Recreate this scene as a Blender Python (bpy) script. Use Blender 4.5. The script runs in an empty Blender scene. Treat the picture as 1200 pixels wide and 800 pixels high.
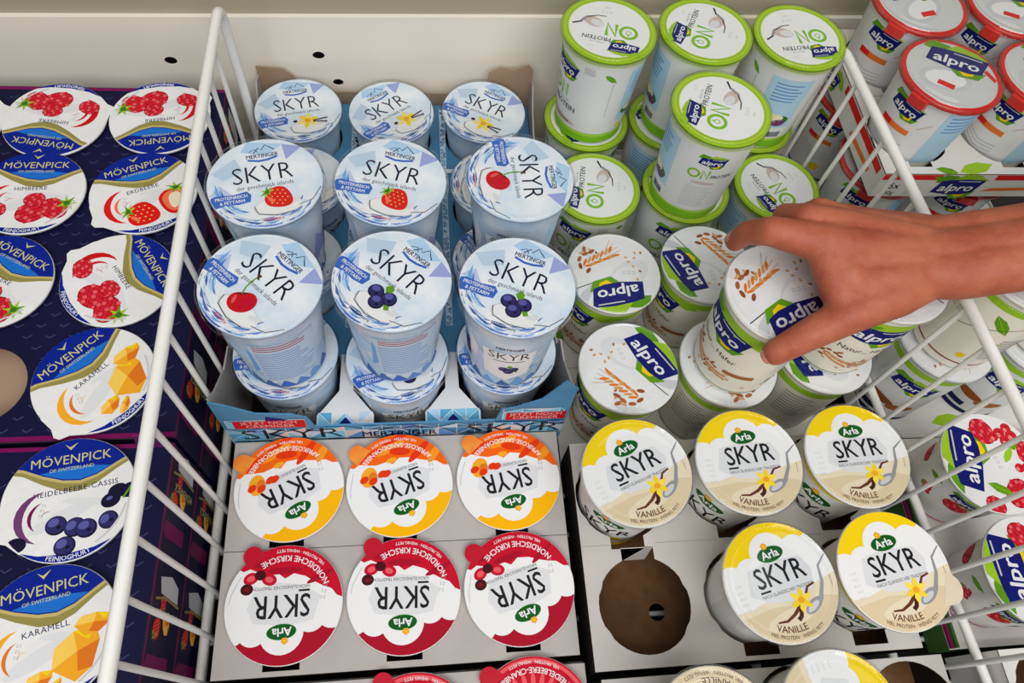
import bpy, bmesh, math, random
from mathutils import Vector, Matrix
from mathutils.geometry import tessellate_polygon
PI=math.pi; R=math.radians; sin=math.sin; cos=math.cos
SC=bpy.context.scene; COL=SC.collection
# ---------------------------------------------------------------- camera, light
def setup():
    p,yaw,roll=R(61.3615),R(13.99986),R(11.108823)
    fw=Vector((sin(yaw)*cos(p),cos(yaw)*cos(p),-sin(p)))
    r=fw.cross(Vector((0,0,1))).normalized(); u=r.cross(fw)
    c,s=cos(roll),sin(roll)
    r2=c*r+s*u; u2=-s*r+c*u
    cd=bpy.data.cameras.new('camera'); cam=bpy.data.objects.new('camera',cd); COL.objects.link(cam)
    cd.sensor_width=36; cd.lens=866.19/1200*36; cd.clip_start=.01
    m=Matrix((r2,u2,-fw)).transposed().to_4x4(); m.translation=Vector((0,0,.7161)); cam.matrix_world=m
    SC.camera=cam
    w=bpy.data.worlds.new('World'); SC.world=w; w.use_nodes=True
    b=w.node_tree.nodes['Background']; b.inputs[0].default_value=(.93,.97,1,1); b.inputs[1].default_value=.11
    def area(name,loc,rot,sx,sy,e,col=(1,.98,.95)):
        l=bpy.data.lights.new(name,'AREA'); l.shape='RECTANGLE'; l.size=sx; l.size_y=sy; l.energy=e; l.color=col
        o=bpy.data.objects.new(name,l); o.location=loc; o.rotation_euler=rot; COL.objects.link(o)
    area('ceiling_light',(.1,-.1,2.6),(0,0,0),2.6,1.6,23)
    area('aisle_light',(.0,-1.7,2.1),(R(46),0,0),2.8,1.0,60,(1,.985,.96))
    area('tube_light',(.6,-.45,1.9),(R(10),0,0),1.8,.12,7)
    vs=SC.view_settings; SC.display_settings.display_device='sRGB'
    vs.view_transform='Standard'; vs.look='None'; vs.gamma=1; vs.use_curve_mapping=False; vs.exposure=-.16
setup()
# ---------------------------------------------------------------- materials
def lin(c): return tuple((x/255/12.92 if x/255<=.04045 else ((x/255+.055)/1.055)**2.4) for x in c)+(1,)
MATS={}
def mat(name,rgb,rough=.45,spec=.4,bump=0,bscale=60,noise=0,nscale=30,rgb2=None,metal=0,sss=0):
    if name in MATS: return MATS[name]
    m=bpy.data.materials.new(name); m.use_nodes=True; nt=m.node_tree; b=nt.nodes['Principled BSDF']
    b.inputs['Base Color'].default_value=lin(rgb); b.inputs['Roughness'].default_value=rough
    b.inputs['Specular IOR Level'].default_value=spec; b.inputs['Metallic'].default_value=metal
    m.diffuse_color=lin(rgb)
    if sss:
        b.inputs['Subsurface Weight'].default_value=sss; b.inputs['Subsurface Radius'].default_value=(.012,.005,.003); b.inputs['Subsurface Scale'].default_value=.5
    if bump or noise:
        tc=nt.nodes.new('ShaderNodeTexCoord')
    if noise:
        n=nt.nodes.new('ShaderNodeTexNoise'); n.inputs['Scale'].default_value=nscale; n.inputs['Detail'].default_value=4
        nt.links.new(tc.outputs['Object'],n.inputs['Vector'])
        cr=nt.nodes.new('ShaderNodeValToRGB'); cr.color_ramp.elements[0].position=.5-noise; cr.color_ramp.elements[1].position=.5+noise
        cr.color_ramp.elements[0].color=lin(rgb); cr.color_ramp.elements[1].color=lin(rgb2)
        nt.links.new(n.outputs['Fac'],cr.inputs['Fac']); nt.links.new(cr.outputs['Color'],b.inputs['Base Color'])
    if bump:
        n=nt.nodes.new('ShaderNodeTexNoise'); n.inputs['Scale'].default_value=bscale; n.inputs['Detail'].default_value=3
        nt.links.new(tc.outputs['Object'],n.inputs['Vector'])
        bp=nt.nodes.new('ShaderNodeBump'); bp.inputs['Strength'].default_value=bump; bp.inputs['Distance'].default_value=.002
        nt.links.new(n.outputs['Fac'],bp.inputs['Height']); nt.links.new(bp.outputs['Normal'],b.inputs['Normal'])
    MATS[name]=m; return m
def clear_mat(name,tint=(1,1,1),ior=1.35,rough=.06,gloss=1.0):
    if name in MATS: return MATS[name]
    m=bpy.data.materials.new(name); m.use_nodes=True; nt=m.node_tree; nt.nodes.remove(nt.nodes['Principled BSDF'])
    o=nt.nodes['Material Output']; t=nt.nodes.new('ShaderNodeBsdfTransparent'); t.inputs[0].default_value=tint+(1,)
    g=nt.nodes.new('ShaderNodeBsdfGlossy'); g.inputs['Roughness'].default_value=rough
    f=nt.nodes.new('ShaderNodeFresnel'); ge=nt.nodes.new('ShaderNodeNewGeometry'); mi=nt.nodes.new('ShaderNodeMapRange'); mi.inputs['To Min'].default_value=ior; mi.inputs['To Max'].default_value=1/ior
    nt.links.new(ge.outputs['Backfacing'],mi.inputs['Value']); nt.links.new(mi.outputs[0],f.inputs['IOR'])
    x=nt.nodes.new('ShaderNodeMixShader'); nt.links.new(f.outputs[0],x.inputs[0]); nt.links.new(t.outputs[0],x.inputs[1]); nt.links.new(g.outputs[0],x.inputs[2])
    nt.links.new(x.outputs[0],o.inputs[0]); MATS[name]=m; return m
# printing inks
INK=dict(navy2=(20,22,50),onrim=(176,208,44),onrim2=(150,185,50),goldl=(196,178,112),white=(238,238,238),black=(22,24,30),navy=(14,24,80),anavy=(18,26,112),mblue=(8,34,140),mblue2=(28,110,205),gold=(150,140,75),goldt=(205,200,130),
 red=(205,14,26),dred=(120,16,28),rasp=(212,30,50),rasp2=(234,90,100),rasp3=(165,8,28),straw=(222,26,22),straw2=(245,120,80),cream=(240,228,200),seed=(250,210,120),
 leaf=(100,158,24),leaf2=(158,200,40),leafd=(60,115,40),lime=(170,205,60),yel=(245,210,10),yel2=(255,225,70),yelfoil=(252,184,0),orange=(245,100,10),orange2=(248,150,30),ored=(230,55,10),
 caram=(245,170,40),caram2=(225,120,30),caram3=(250,205,90),agreen=(8,88,28),agreen2=(70,140,60),charcoal=(30,30,34),grey=(150,150,155),lgrey=(205,206,210),pgrey=(222,223,226),
 cherry=(170,6,40),cherry2=(200,8,42),cherryd=(70,12,24),bberry=(48,44,100),bberry2=(90,90,160),bberryd=(24,20,50),lav=(158,170,222),lav2=(196,205,236),lblue=(180,212,240),mid=(96,140,210),
 tag=(58,106,196),ice=(120,170,225),ice2=(70,110,180),brown=(105,52,34),brown2=(70,32,22),vcream=(232,218,190),vcream2=(222,203,168),yflower=(248,215,40),vflower=(250,225,110),oat=(214,160,92),oat2=(170,100,48),oat3=(150,80,36),
 protg=(128,190,36),protg2=(165,210,70),pale=(176,212,232),pinkb=(206,186,176),purple=(112,60,110),rcur=(206,30,48),rcur2=(240,130,130),berryp=(215,50,105),tealb=(92,170,208),tealb2=(128,196,226),skyp=(190,212,232),peach=(214,196,190),
 mag=(150,20,90),rstripe=(226,34,34),ostripe=(236,120,50),violet=(120,14,84),chev=(58,60,98),brownline=(150,60,40),gline=(70,140,60))
def ink(n):
    return mat('ink_'+n,INK[n],.5,.12)
FOIL=mat('foil_white',(234,234,234),.38,.35,bump=.9,bscale=40)
# ---------------------------------------------------------------- 2-D print engine
_tx={}
def textmesh(s,bold,shear,space):
    k=(s,bold,shear,space)
    if k in _tx: return _tx[k]
    c=bpy.data.curves.new('t','FONT'); c.body=s; c.size=1; c.resolution_u=2; c.offset=bold; c.shear=shear; c.space_character=space; c.align_x='CENTER'
    o=bpy.data.objects.new('t',c); COL.objects.link(o)
    dg=bpy.context.evaluated_depsgraph_get(); dg.update()
    me=bpy.data.meshes.new_from_object(o.evaluated_get(dg)); me.calc_loop_triangles()
    v=[(p.co.x,p.co.y) for p in me.vertices]; t=[tuple(q.vertices) for q in me.loop_triangles]
    bpy.data.objects.remove(o); bpy.data.curves.remove(c); bpy.data.meshes.remove(me)
    _tx[k]=(v,t); return v,t
CAP=max(y for x,y in textmesh('H',0,0,1)[0])
def fat(b): return [(0,0)] if b<=0 else [(-b,0),(b,0),(0,b*.8),(0,-b*.8)]   # heavier lettering: the glyphs are overprinted
class Art:
    def __init__(s): s.items=[]; s.bb=[]
    def add(s,p,t,m):
        q=[]; x0=min(a for a,b in p); x1=max(a for a,b in p); y0=min(b for a,b in p); y1=max(b for a,b in p)
        L=1+max((l for a,b,c,d,l in s.bb if a<x1 and x0<b and c<y1 and y0<d),default=0); s.bb.append((x0,x1,y0,y1,L))
        for a,b,c in t:
            A=(p[b][0]-p[a][0])*(p[c][1]-p[a][1])-(p[b][1]-p[a][1])*(p[c][0]-p[a][0])
            if abs(A)<1e-12: continue
            q.append((a,b,c) if A>0 else (a,c,b))
        s.items.append((p,q,m,L)); return s
    def poly(s,p,m):
        t=tessellate_polygon([[Vector((x,y,0)) for x,y in p]]); return s.add(list(p),[tuple(x) for x in t],m)
    def ell(s,cx,cy,rx,ry,m,rot=0,n=20):
        c,d=cos(R(rot)),sin(R(rot)); p=[]
        for i in range(n):
            a=2*PI*i/n; x,y=rx*cos(a),ry*sin(a); p.append((cx+x*c-y*d,cy+x*d+y*c))
        return s.add(p,[(0,i,i+1) for i in range(1,n-1)],m)
    def ring(s,r0,r1,m,n=48,a0=0,a1=360,cx=0,cy=0):
        p=[];t=[]
        for i in range(n+1):
            a=R(a0+(a1-a0)*i/n); p+=[(cx+r0*cos(a),cy+r0*sin(a)),(cx+r1*cos(a),cy+r1*sin(a))]
        for i in range(n): t+=[(2*i,2*i+1,2*i+2),(2*i+1,2*i+3,2*i+2)]
        return s.add(p,t,m)
    def line(s,pts,w,m,w1=None):
        n=len(pts); p=[];t=[]
        for i in range(n):
            a=pts[max(i-1,0)]; b=pts[min(i+1,n-1)]; dx,dy=b[0]-a[0],b[1]-a[1]; l=math.hypot(dx,dy) or 1
            ww=w if w1 is None else w+(w1-w)*i/(n-1)
            p+=[(pts[i][0]-dy/l*ww/2,pts[i][1]+dx/l*ww/2),(pts[i][0]+dy/l*ww/2,pts[i][1]-dx/l*ww/2)]
        for i in range(n-1): t+=[(2*i,2*i+1,2*i+2),(2*i+1,2*i+3,2*i+2)]
        return s.add(p,t,m)
    def rect(s,x0,y0,x1,y1,m): return s.add([(x0,y0),(x1,y0),(x1,y1),(x0,y1)],[(0,1,2),(0,2,3)],m)
    def text(s,tx,x,y,h,m,rot=0,bold=0,shear=0,space=1,sx=1,w=None):
        v,t=textmesh(tx,min(bold,0),shear,space); k=h/CAP
        if w: sx=w/((max(a for a,b in v)-min(a for a,b in v))*k)
        c,d=cos(R(rot)),sin(R(rot))
        for e,g in fat(bold): s.add([(x+(a+e)*k*sx*c-(b+g)*k*d,y+(a+e)*k*sx*d+(b+g)*k*c) for a,b in v],t,m)
        return s
    def arc(s,tx,rad,ang,h,m,bold=0,inward=True,space=1,cx=0,cy=0):
        v,t=textmesh(tx,min(bold,0),0,space); k=h/CAP
        for e,g in fat(bold):
            p=[]
            for a,b in v:
                if inward: th=R(ang)+(a+e)*k/rad; r=rad-(b+g)*k
                else: th=R(ang)-(a+e)*k/rad; r=rad+(b+g)*k
                p.append((cx+r*cos(th),cy+r*sin(th)))
            s.add(p,t,m)
        return s
    def sub(s,fn,x,y,k,rot=0,*a,ky=None):
        B=Art(); fn(B,*a); ky=ky or k; c,d=cos(R(rot)),sin(R(rot))
        for p,t,m,l in B.items: s.add([(x+u*k*c-w*ky*d,y+u*k*d+w*ky*c) for u,w in p],t,m)
        return s
def halfclip(P,a,b,c):   # keep a*x+b*y<=c
    o=[]; n=len(P)
    for i in range(n):
        p,q=P[i],P[(i+1)%n]; dp=a*p[0]+b*p[1]-c; dq=a*q[0]+b*q[1]-c
        if dp<=0: o.append(p)
        if (dp<0<dq) or (dq<0<dp):
            k=dp/(dp-dq); o.append((p[0]+(q[0]-p[0])*k,p[1]+(q[1]-p[1])*k))
    return o
NC=64; CN=[(cos(2*PI*(i+.5)/NC),sin(2*PI*(i+.5)/NC)) for i in range(NC)]; CA=cos(PI/NC)
def clipdisc(P,r):
    lim=r*CA
    if all(x*x+y*y<=lim*lim for x,y in P): return P
    for a,b in CN:
        if any(a*x+b*y>lim for x,y in P):
            P=halfclip(P,a,b,lim)
            if len(P)<3: return None
    return P
LAY=1.5e-5
class MB:
    def __init__(s): s.v=[]; s.f=[]; s.m=[]; s.sm=[]; s.ms=[]
    def mi(s,m):
        if isinstance(m,str): m=ink(m)
        if m not in s.ms: s.ms.append(m)
        return s.ms.index(m)
    def add(s,v,f,m,smooth=False):
        o=len(s.v); s.v+=[tuple(x) for x in v]; k=s.mi(m)
        for q in f: s.f.append(tuple(i+o for i in q)); s.m.append(k); s.sm.append(smooth)
        return s
    def box(s,a,b,m):
        x0,y0,z0=a;x1,y1,z1=b
        return s.add([(x0,y0,z0),(x1,y0,z0),(x1,y1,z0),(x0,y1,z0),(x0,y0,z1),(x1,y0,z1),(x1,y1,z1),(x0,y1,z1)],[(0,3,2,1),(4,5,6,7),(0,1,5,4),(1,2,6,5),(2,3,7,6),(3,0,4,7)],m)
    def lathe(s,prof,m,n=56,smooth=True,c=(0,0)):
        v=[];f=[];k=len(prof)
        for i in range(n):
            a=2*PI*i/n
            for r,z in prof: v.append((c[0]+r*cos(a),c[1]+r*sin(a),z))
        for i in range(n):
            j=(i+1)%n
            for q in range(k-1): f.append((i*k+q,j*k+q,j*k+q+1,i*k+q+1))
        return s.add(v,f,m,smooth)
    def prism(s,outline,z0,z1,m,holes=(),fn=None,mb=None,ms=None):
        """extruded plate with holes; fn maps (x,y,z) to 3-D"""
        fn=fn or (lambda x,y,z:(x,y,z)); loops=[outline]+list(holes); pts=[p for l in loops for p in l]; n=len(pts)
        T=tessellate_polygon([[Vector((x,y,0)) for x,y in l] for l in loops])
        T2=[]
        for a,b,c in T:
            A=(pts[b][0]-pts[a][0])*(pts[c][1]-pts[a][1])-(pts[b][1]-pts[a][1])*(pts[c][0]-pts[a][0])
            T2.append((a,b,c) if A>0 else (a,c,b))
        s.add([fn(x,y,z1) for x,y in pts],T2,m); s.add([fn(x,y,z0) for x,y in pts],[(a,c,b) for a,b,c in T2],mb or m)
        for l in loops:
            k=len(l); s.add([fn(x,y,z0) for x,y in l]+[fn(x,y,z1) for x,y in l],[(i,(i+1)%k,(i+1)%k+k,i+k) for i in range(k)],ms or m)
        return s
    def tube(s,pts,r,m,n=10,caps=True):
        pts=[Vector(p) for p in pts]; v=[];f=[];up=None
        for i,p in enumerate(pts):
            d=(pts[min(i+1,len(pts)-1)]-pts[max(i-1,0)]).normalized()
            if up is None: up=d.orthogonal().normalized()
            up=(up-d*up.dot(d)).normalized(); w=d.cross(up)
            for k in range(n):
                a=2*PI*k/n; v.append(p+r*(cos(a)*up+sin(a)*w))
        for i in range(len(pts)-1):
            for k in range(n): f.append((i*n+k,i*n+(k+1)%n,(i+1)*n+(k+1)%n,(i+1)*n+k))
        s.add(v,f,m,True)
        if caps: s.add(v[:n],[tuple(range(n))[::-1]],m); s.add(v[-n:],[tuple(range(n))],m)
        return s
    def art(s,A,fn,clip=None,strip=None):
        for p,t,m,l in A.items:
            v=[];f=[];k=0
            for tri in t:
                P=[p[i] for i in tri]
                if clip:
                    P=clipdisc(P,clip)
                    if not P: continue
                parts=[P]
                if strip:
                    x0=min(x for x,y in P); x1=max(x for x,y in P); a=math.floor(x0/strip); b=math.floor(x1/strip)
                    if b>a:
                        parts=[]
                        for q in range(a,b+1):
                            Q=halfclip(P,-1,0,-q*strip)
                            if len(Q)>2: Q=halfclip(Q,1,0,(q+1)*strip)
                            if len(Q)>2: parts.append(Q)
                for Q in parts:
                    v+=[fn(x,y,l*LAY) for x,y in Q]; f.append(tuple(range(k,k+len(Q)))); k+=len(Q)
            if f: s.add(v,f,m)
        return s
    def mesh(s,name):
        me=bpy.data.meshes.new(name); me.from_pydata(s.v,[],s.f)
        for m in s.ms: me.materials.append(m)
        me.polygons.foreach_set('material_index',s.m); me.polygons.foreach_set('use_smooth',s.sm); me.update(); return me
    def build(s,name,parent=None,loc=None,rz=0,label=None):
        return link(name,s.mesh(name),parent,loc,rz,label)
def link(name,me,parent=None,loc=None,rz=0,label=None):
    o=bpy.data.objects.new(name,me); COL.objects.link(o); o.parent=parent
    if loc: o.location=loc
    o.rotation_euler.z=rz
    if label: o['label']=label
    return o
def thing(name,label,cat,loc,rz=0,group=None):
    o=bpy.data.objects.new(name,None); COL.objects.link(o); o.location=loc; o.rotation_euler.z=rz; o.empty_display_size=.02
    o['label']=label; o['category']=cat
    if group: o['group']=group
    return o
def struct(o): o['kind']='structure'; return o
# ---------------------------------------------------------------- printed motifs (unit size)
rnd=random.Random(5)
def raspberry(A,halo=True):
    A.ell(0,0,1,.8,'rasp3'); 
    for i in range(-3,4):
        for j in range(-2,3):
            x=i*.27+(j%2)*.13; y=j*.29
            if (x/.95)**2+(y/.75)**2<.95: A.ell(x,y,.145,.15,'rasp' if (i+j)%3 else 'rasp2',n=8)
def calyx(A,n=7):
    for i in range(n):
        a=2*PI*i/n; A.poly([(.35*cos(a+.5),.35*sin(a+.5)),(cos(a),sin(a)),(.35*cos(a-.5),.35*sin(a-.5)),(0,0)],'leaf' if i%2 else 'leaf2')
    A.ell(0,0,.3,.3,'leafd',n=8)
def strawberry(A,cut=False):
    p=[]
    for i in range(28):
        a=2*PI*i/28; r=1-.22*max(0,cos(a-PI*1.5))*0; x=cos(a)*(.86 if sin(a)>0 else .86*(1+.25*sin(a))); y=sin(a)*(.75 if sin(a)>0 else 1.05); p.append((x,y))
    A.poly(p,'straw')
    if cut:
        A.poly([(x*.78,y*.8) for x,y in p],'straw2'); A.poly([(x*.4,y*.62) for x,y in p],'cream')
    else:
        for i in range(-2,3):
            for j in range(-3,3):
                x=i*.3+(j%2)*.15; y=j*.28
                if x*x/.6+y*y/.7<.9: A.ell(x,y,.04,.06,'seed',n=6)
        A.ell(-.4,.2,.12,.3,'straw2',rot=-20,n=10)
    A.sub(calyx,0,.75,.6,0,7,ky=.4)
def blueberries(A,leaves=True,n=3):
    pos=[(-.5,.2),(.45,.25),(0,-.35)] if n==3 else [(-1.2,.1),(-.5,.0),(.1,-.5),(-.7,-.7),(.25,.2),(.9,.5),(.55,.0),(1.2,.35)][:n]
    for x,y in pos:
        A.ell(x,y,.5,.48,'bberryd'); A.ell(x-.03,y+.04,.44,.42,'bberry'); A.ell(x-.12,y+.16,.26,.2,'bberry2',rot=20,n=12); A.ell(x+.12,y-.1,.12,.1,'bberryd',n=8)
    if leaves:
        A.poly([(.0,.5),(-.25,.8),(.0,1.15),(.3,.95),(.3,.65)],'leaf'); A.poly([(.45,-.2),(.8,-.1),(.95,-.35),(.7,-.5)],'leaf')
def cherry(A):
    p=[]
    for i in range(30):
        a=2*PI*i/30; r=.95-.18*max(0,sin(a))**6; p.append((r*cos(a)*1.05,r*sin(a)*.92))
    A.poly(p,'red'); A.ell(.25,-.2,.55,.5,'cherry2'); A.ell(-.55,.15,.12,.35,'rasp2',rot=-15,n=10); A.ell(-.1,.62,.4,.1,'dred',n=10)
    A.line([(-.1,.6),(.05,1.1),(.35,1.6),(.75,2.0)],.1,'leaf'); A.line([(.7,1.95),(.95,2.1)],.2,'brown')
def halfcherry(A):
    for x,y,r in((-.55,.15,20),(.75,0,-20)):
        A.ell(x,y,.55,.42,'cherry2',rot=r); A.ell(x,y,.3,.22,'rasp2',rot=r,n=10)
    A.ell(.1,.35,.4,.36,'cherryd'); A.ell(-.8,-.6,.45,.4,'cherryd'); A.ell(-.8,-.6,.22,.16,'dred',n=10)
def flower(A,petal='yflower',heart='caram'):
    for i in range(6):
        a=R(60*i+15); A.poly([(.1*cos(a+1.5),.1*sin(a+1.5)),(.62*cos(a+.38),.62*sin(a+.38)),(1*cos(a),1*sin(a)),(.62*cos(a-.38),.62*sin(a-.38)),(.1*cos(a-1.5),.1*sin(a-1.5))],petal if i%2 else ('yel2' if petal=='yflower' else 'yflower'))
    A.ell(0,0,.28,.24,heart,n=12)
def pods(A):
    A.line([(-1.9,-.65),(-1.3,-.72),(-.7,-.5),(-.1,-.1)],.1,'brown',.24); A.line([(-.6,-.85),(-.35,-.7),(-.1,-.2)],.26,'brown2'); A.line([(.4,.25),(.8,.75),(1.3,.85)],.18,'brown',.1)
def smallflower(A):
    for i in range(5):
        a=R(72*i+18); A.ell(.5*cos(a),.5*sin(a),.45,.4,'caram',n=10)
    A.ell(0,0,.3,.3,'yel',n=8)
def arla(A):
    A.ell(0,0,1,.52,'agreen2',n=32); A.ell(0,0,.96,.48,'agreen',n=32); A.text('Arla',-.02,-.25,.52,'white',bold=.025); A.sub(smallflower,-.2,.6,.27)
def alpro(A,leaves=True):
    if leaves:
        A.poly([(-1.15,.35),(-.9,.8),(-.3,.72),(.2,.45),(-.8,.3)],'leaf'); A.poly([(-.5,.4),(0,.85),(.7,.72),(1.25,.45),(.5,.3)],'leaf2')
        A.poly([(-.3,-.25),(.1,-.72),(.8,-.62),(1.05,-.2)],'leaf'); A.poly([(0,-.3),(.3,-.6),(.6,-.5),(.7,-.2)],'yel')
    A.poly([(-1.02,-.28),(-.86,.42),(-.4,.5),(.3,.53),(1.12,.46),(.9,-.3),(.45,-.42),(-.2,-.42)],'anavy')
    A.text('alpro',0,-.2,.42,'white',bold=.022,shear=.12,w=1.55)
    A.line([(-.1,.4),(.9,.38)],.05,'lgrey')
def oats(A):
    for s in(-1,1):
        for i in range(7):
            x=-.9+i*.26; A.ell(x+.1,s*.13*(1+.1*i)-.05*i,.24,.07,'oat' if i%2 else 'caram2',rot=s*28,n=10)
    for i in range(4): A.line([(.3+.1*i,-.3+.12*i),(1.2,-.45+.28*i)],.03,'oat')
    for x,y,r in((-.9,.45,30),(-.45,.5,-10),(-1.15,.1,60),(-1.0,-.35,20),(-.3,.75,50),(-.1,.42,0)): A.ell(x,y,.2,.1,'oat2' if r%20 else 'oat3',rot=r,n=10)
def rednuts(A):
    for x,y in((0,0),(.3,.15),(-.3,.1),(.05,.35)): A.ell(x,y,.22,.18,'rcur')
def redcurrants(A):
    for x,y,r in((0,0,.3),(.45,.12,.28),(.2,-.42,.3),(.62,-.35,.26),(.35,.5,.24)):
        A.ell(x,y,r,r,'rcur'); A.ell(x-.08,y+.08,r*.45,r*.4,'rcur2',n=10); A.ell(x+.05,y-.05,.04,.04,'brown2',n=6)
    A.poly([(-.5,-.2),(-.25,.15),(-.1,-.4),(-.3,-.6)],'leaf')
def caramel(A):
    A.poly([(-.9,-.1),(-.6,.6),(.2,.85),(1,.7),(.95,.1),(.4,-.7),(-.3,-.9)],'caram'); A.poly([(-.9,-.1),(-.6,.6),(.2,.85),(.1,.1)],'caram3'); A.poly([(.1,.1),(.95,.1),(.4,-.7),(-.1,-.6)],'caram2'); A.poly([(.2,.85),(1,.7),(.6,.3)],'yel')
def textlines(A,n=5,w=2.0,c='grey',g=.3,th=.09):
    for i in range(n):
        q=random.Random(i*7+n); A.rect(-w/2,-i*g,-w/2+w*q.uniform(.7,1),-i*g+th,c)
def stamp(A,c='grey'):
    for r in range(2):
        for i in range(9):
            if i%3!=2: A.ring(.06,.1,c,n=8,cx=i*.27,cy=-r*.4)
def leafshape(A,c='leaf'):
    A.poly([(-1,0),(-.5,.35),(.2,.4),(1,.1),(.4,-.25),(-.4,-.28)],c); A.line([(-1,0),(0,.05),(1,.1)],.04,'leaf2')
def barcode(A):
    q=random.Random(3); x=-1
    while x<1:
        w=q.choice((.04,.08,.12)); A.rect(x,-.5,x+w,.5,'navy'); x+=w+q.choice((.05,.09))
def swirl(A,c1,c2):
    for r,c,w,a0,a1 in((1,c1,.3,100,250),(.62,c2,.22,110,240),(.2,c1,.14,60,190)):
        pts=[(r*cos(R(a)),r*sin(R(a))) for a in range(a0,a1+1,15)]; n=len(pts)
        A.poly([(x*(1+w/2*sin(PI*i/(n-1))),y*(1+w/2*sin(PI*i/(n-1)))) for i,(x,y) in enumerate(pts)]+[(x*(1-w/2*sin(PI*i/(n-1))),y*(1-w/2*sin(PI*i/(n-1)))) for i,(x,y) in list(enumerate(pts))[::-1]][1:-1],c)
# ---------------------------------------------------------------- lid artworks (unit disc, reading upright)
MERTB=mat('mertinger_print',(248,249,251),.4,.4,noise=.14,nscale=30,rgb2=(212,229,244))
def mert_lid(fl):
    A=Art(); A.ell(0,0,1,1,MERTB,n=64)
    A.poly([(.39,.82),(.74,.7),(.42,.44)],'lav'); A.poly([(-.98,-.16),(-.78,.06),(-.58,-.2)],'lav2'); A.poly([(-.2,.98),(.4,.82),(.1,.6),(-.35,.75)],'lblue')
    A.poly([(-.9,.35),(-.45,.62),(-.35,.3),(-.7,.15)],'skyp')
    q=random.Random(11)
    for i in range(58):
        a=R(q.uniform(186,318)); r=q.uniform(.72,.98); x,y=r*cos(a),r*sin(a); s=q.uniform(.05,.15); t=a+PI/2
        A.poly([(x-s*1.6*cos(t),y-s*1.6*sin(t)),(x+s*.35*cos(a),y+s*.4*sin(a)),(x+s*1.3*cos(t+.2),y+s*1.3*sin(t+.2))],q.choice(('ice','ice2','ice','lblue','white','tag','mid','ice2','skyp')))
    for i,r in enumerate((.96,.9,.84)): A.ring(r-.012,r,'white',a0=205,a1=330,n=24)
    A.line([(-.13,.68),(-.03,.8),(.02,.74),(.1,.86),(.18,.78),(.25,.72)],.018,'navy'); A.line([(-.2,.72),(-.1,.78),(-.04,.7)],.014,'navy')
    A.text('MERTINGER',.02,.57,.085,'navy',bold=.02,w=.56); A.line([(-.24,.54),(-.05,.49),(.1,.5),(.28,.55)],.045,'tag')
    A.text('SKYR',-.03,.02,.37,'navy2',bold=-.008,w=1.04)
    A.text('der geschmack islands',-.01,-.12,.085,'charcoal',bold=.0,w=.98)
    A.poly([(-.97,-.38),(-.95,-.2),(-.86,-.17),(-.6,-.2),(-.34,-.16),(-.27,-.25),(-.3,-.4),(-.5,-.43),(-.7,-.4),(-.9,-.45)],'tag')
    A.text('PROTEINREICH',-.61,-.285,.065,'white',bold=.02,w=.54); A.text('& FETTARM',-.6,-.385,.065,'white',bold=.02,w=.42)
    A.sub(stamp,.12,-.2,.09)
    A.ell(.15,-.58,.42,.2,'lgrey',n=28); A.ell(.16,-.57,.4,.18,'white',n=28); A.line([(-.25,-.52),(-.2,-.7),(.1,-.78),(.4,-.74)],.014,'charcoal')
    A.line([(.5,-.62),(.75,-.55),(.93,-.3)],.012,'charcoal'); A.ell(.45,-.5,.12,.05,'pgrey',rot=20)
    if fl=='strawberry': A.sub(strawberry,.16,-.38,.28,50)
    elif fl=='cherry': A.sub(cherry,.05,-.42,.24,40)
    elif fl=='blueberry': A.sub(blueberries,.10,-.40,.28)
    else: A.sub(flower,.16,-.38,.26,0,'vflower','caram'); A.line([(.28,-.4),(.62,-.36)],.035,'brown2'); A.line([(.28,-.43),(.6,-.48)],.035,'brown2'); A.ell(-.12,-.36,.05,.04,'brown2')
    A.text({'strawberry':'Erdbeere','cherry':'Kirsche','blueberry':'Heidelbeere','vanilla':'Vanille'}[fl],.05,-.87,.06,'ored' if fl in('strawberry','cherry') else 'navy')
    return A
def cloud(A,c='white'):
    A.poly([(-1.05,.25),(1.05,.42),(1.05,-1.05),(-1.05,-1.05)],c)
    for x,y,r in((0.02,.46,.37),(.5,.42,.25),(.85,.4,.24),(-.45,.24,.26),(-.82,.2,.26)): A.ell(x,y,r,r,c,n=28)
def skyrblock(A,dy=0,h=.37,w=.95):
    A.poly([(-.62,-.1),(-.5,.3),(-.1,.36),(.5,.3),(.62,.05),(.5,-.25),(.1,-.36),(-.3,-.3)],'pgrey')
    A.text('SKYR',.03,-.14+dy,h,'charcoal',bold=.012,w=w); A.rect(-.43,-.22+dy,-.24,-.185+dy,'charcoal')
    A.text('NACH ISLÄNDISCHER TRADITION',.06,-.3+dy,.055,'charcoal',w=.98)
    A.sub(arla,.02,.46,.25,3)
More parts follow.
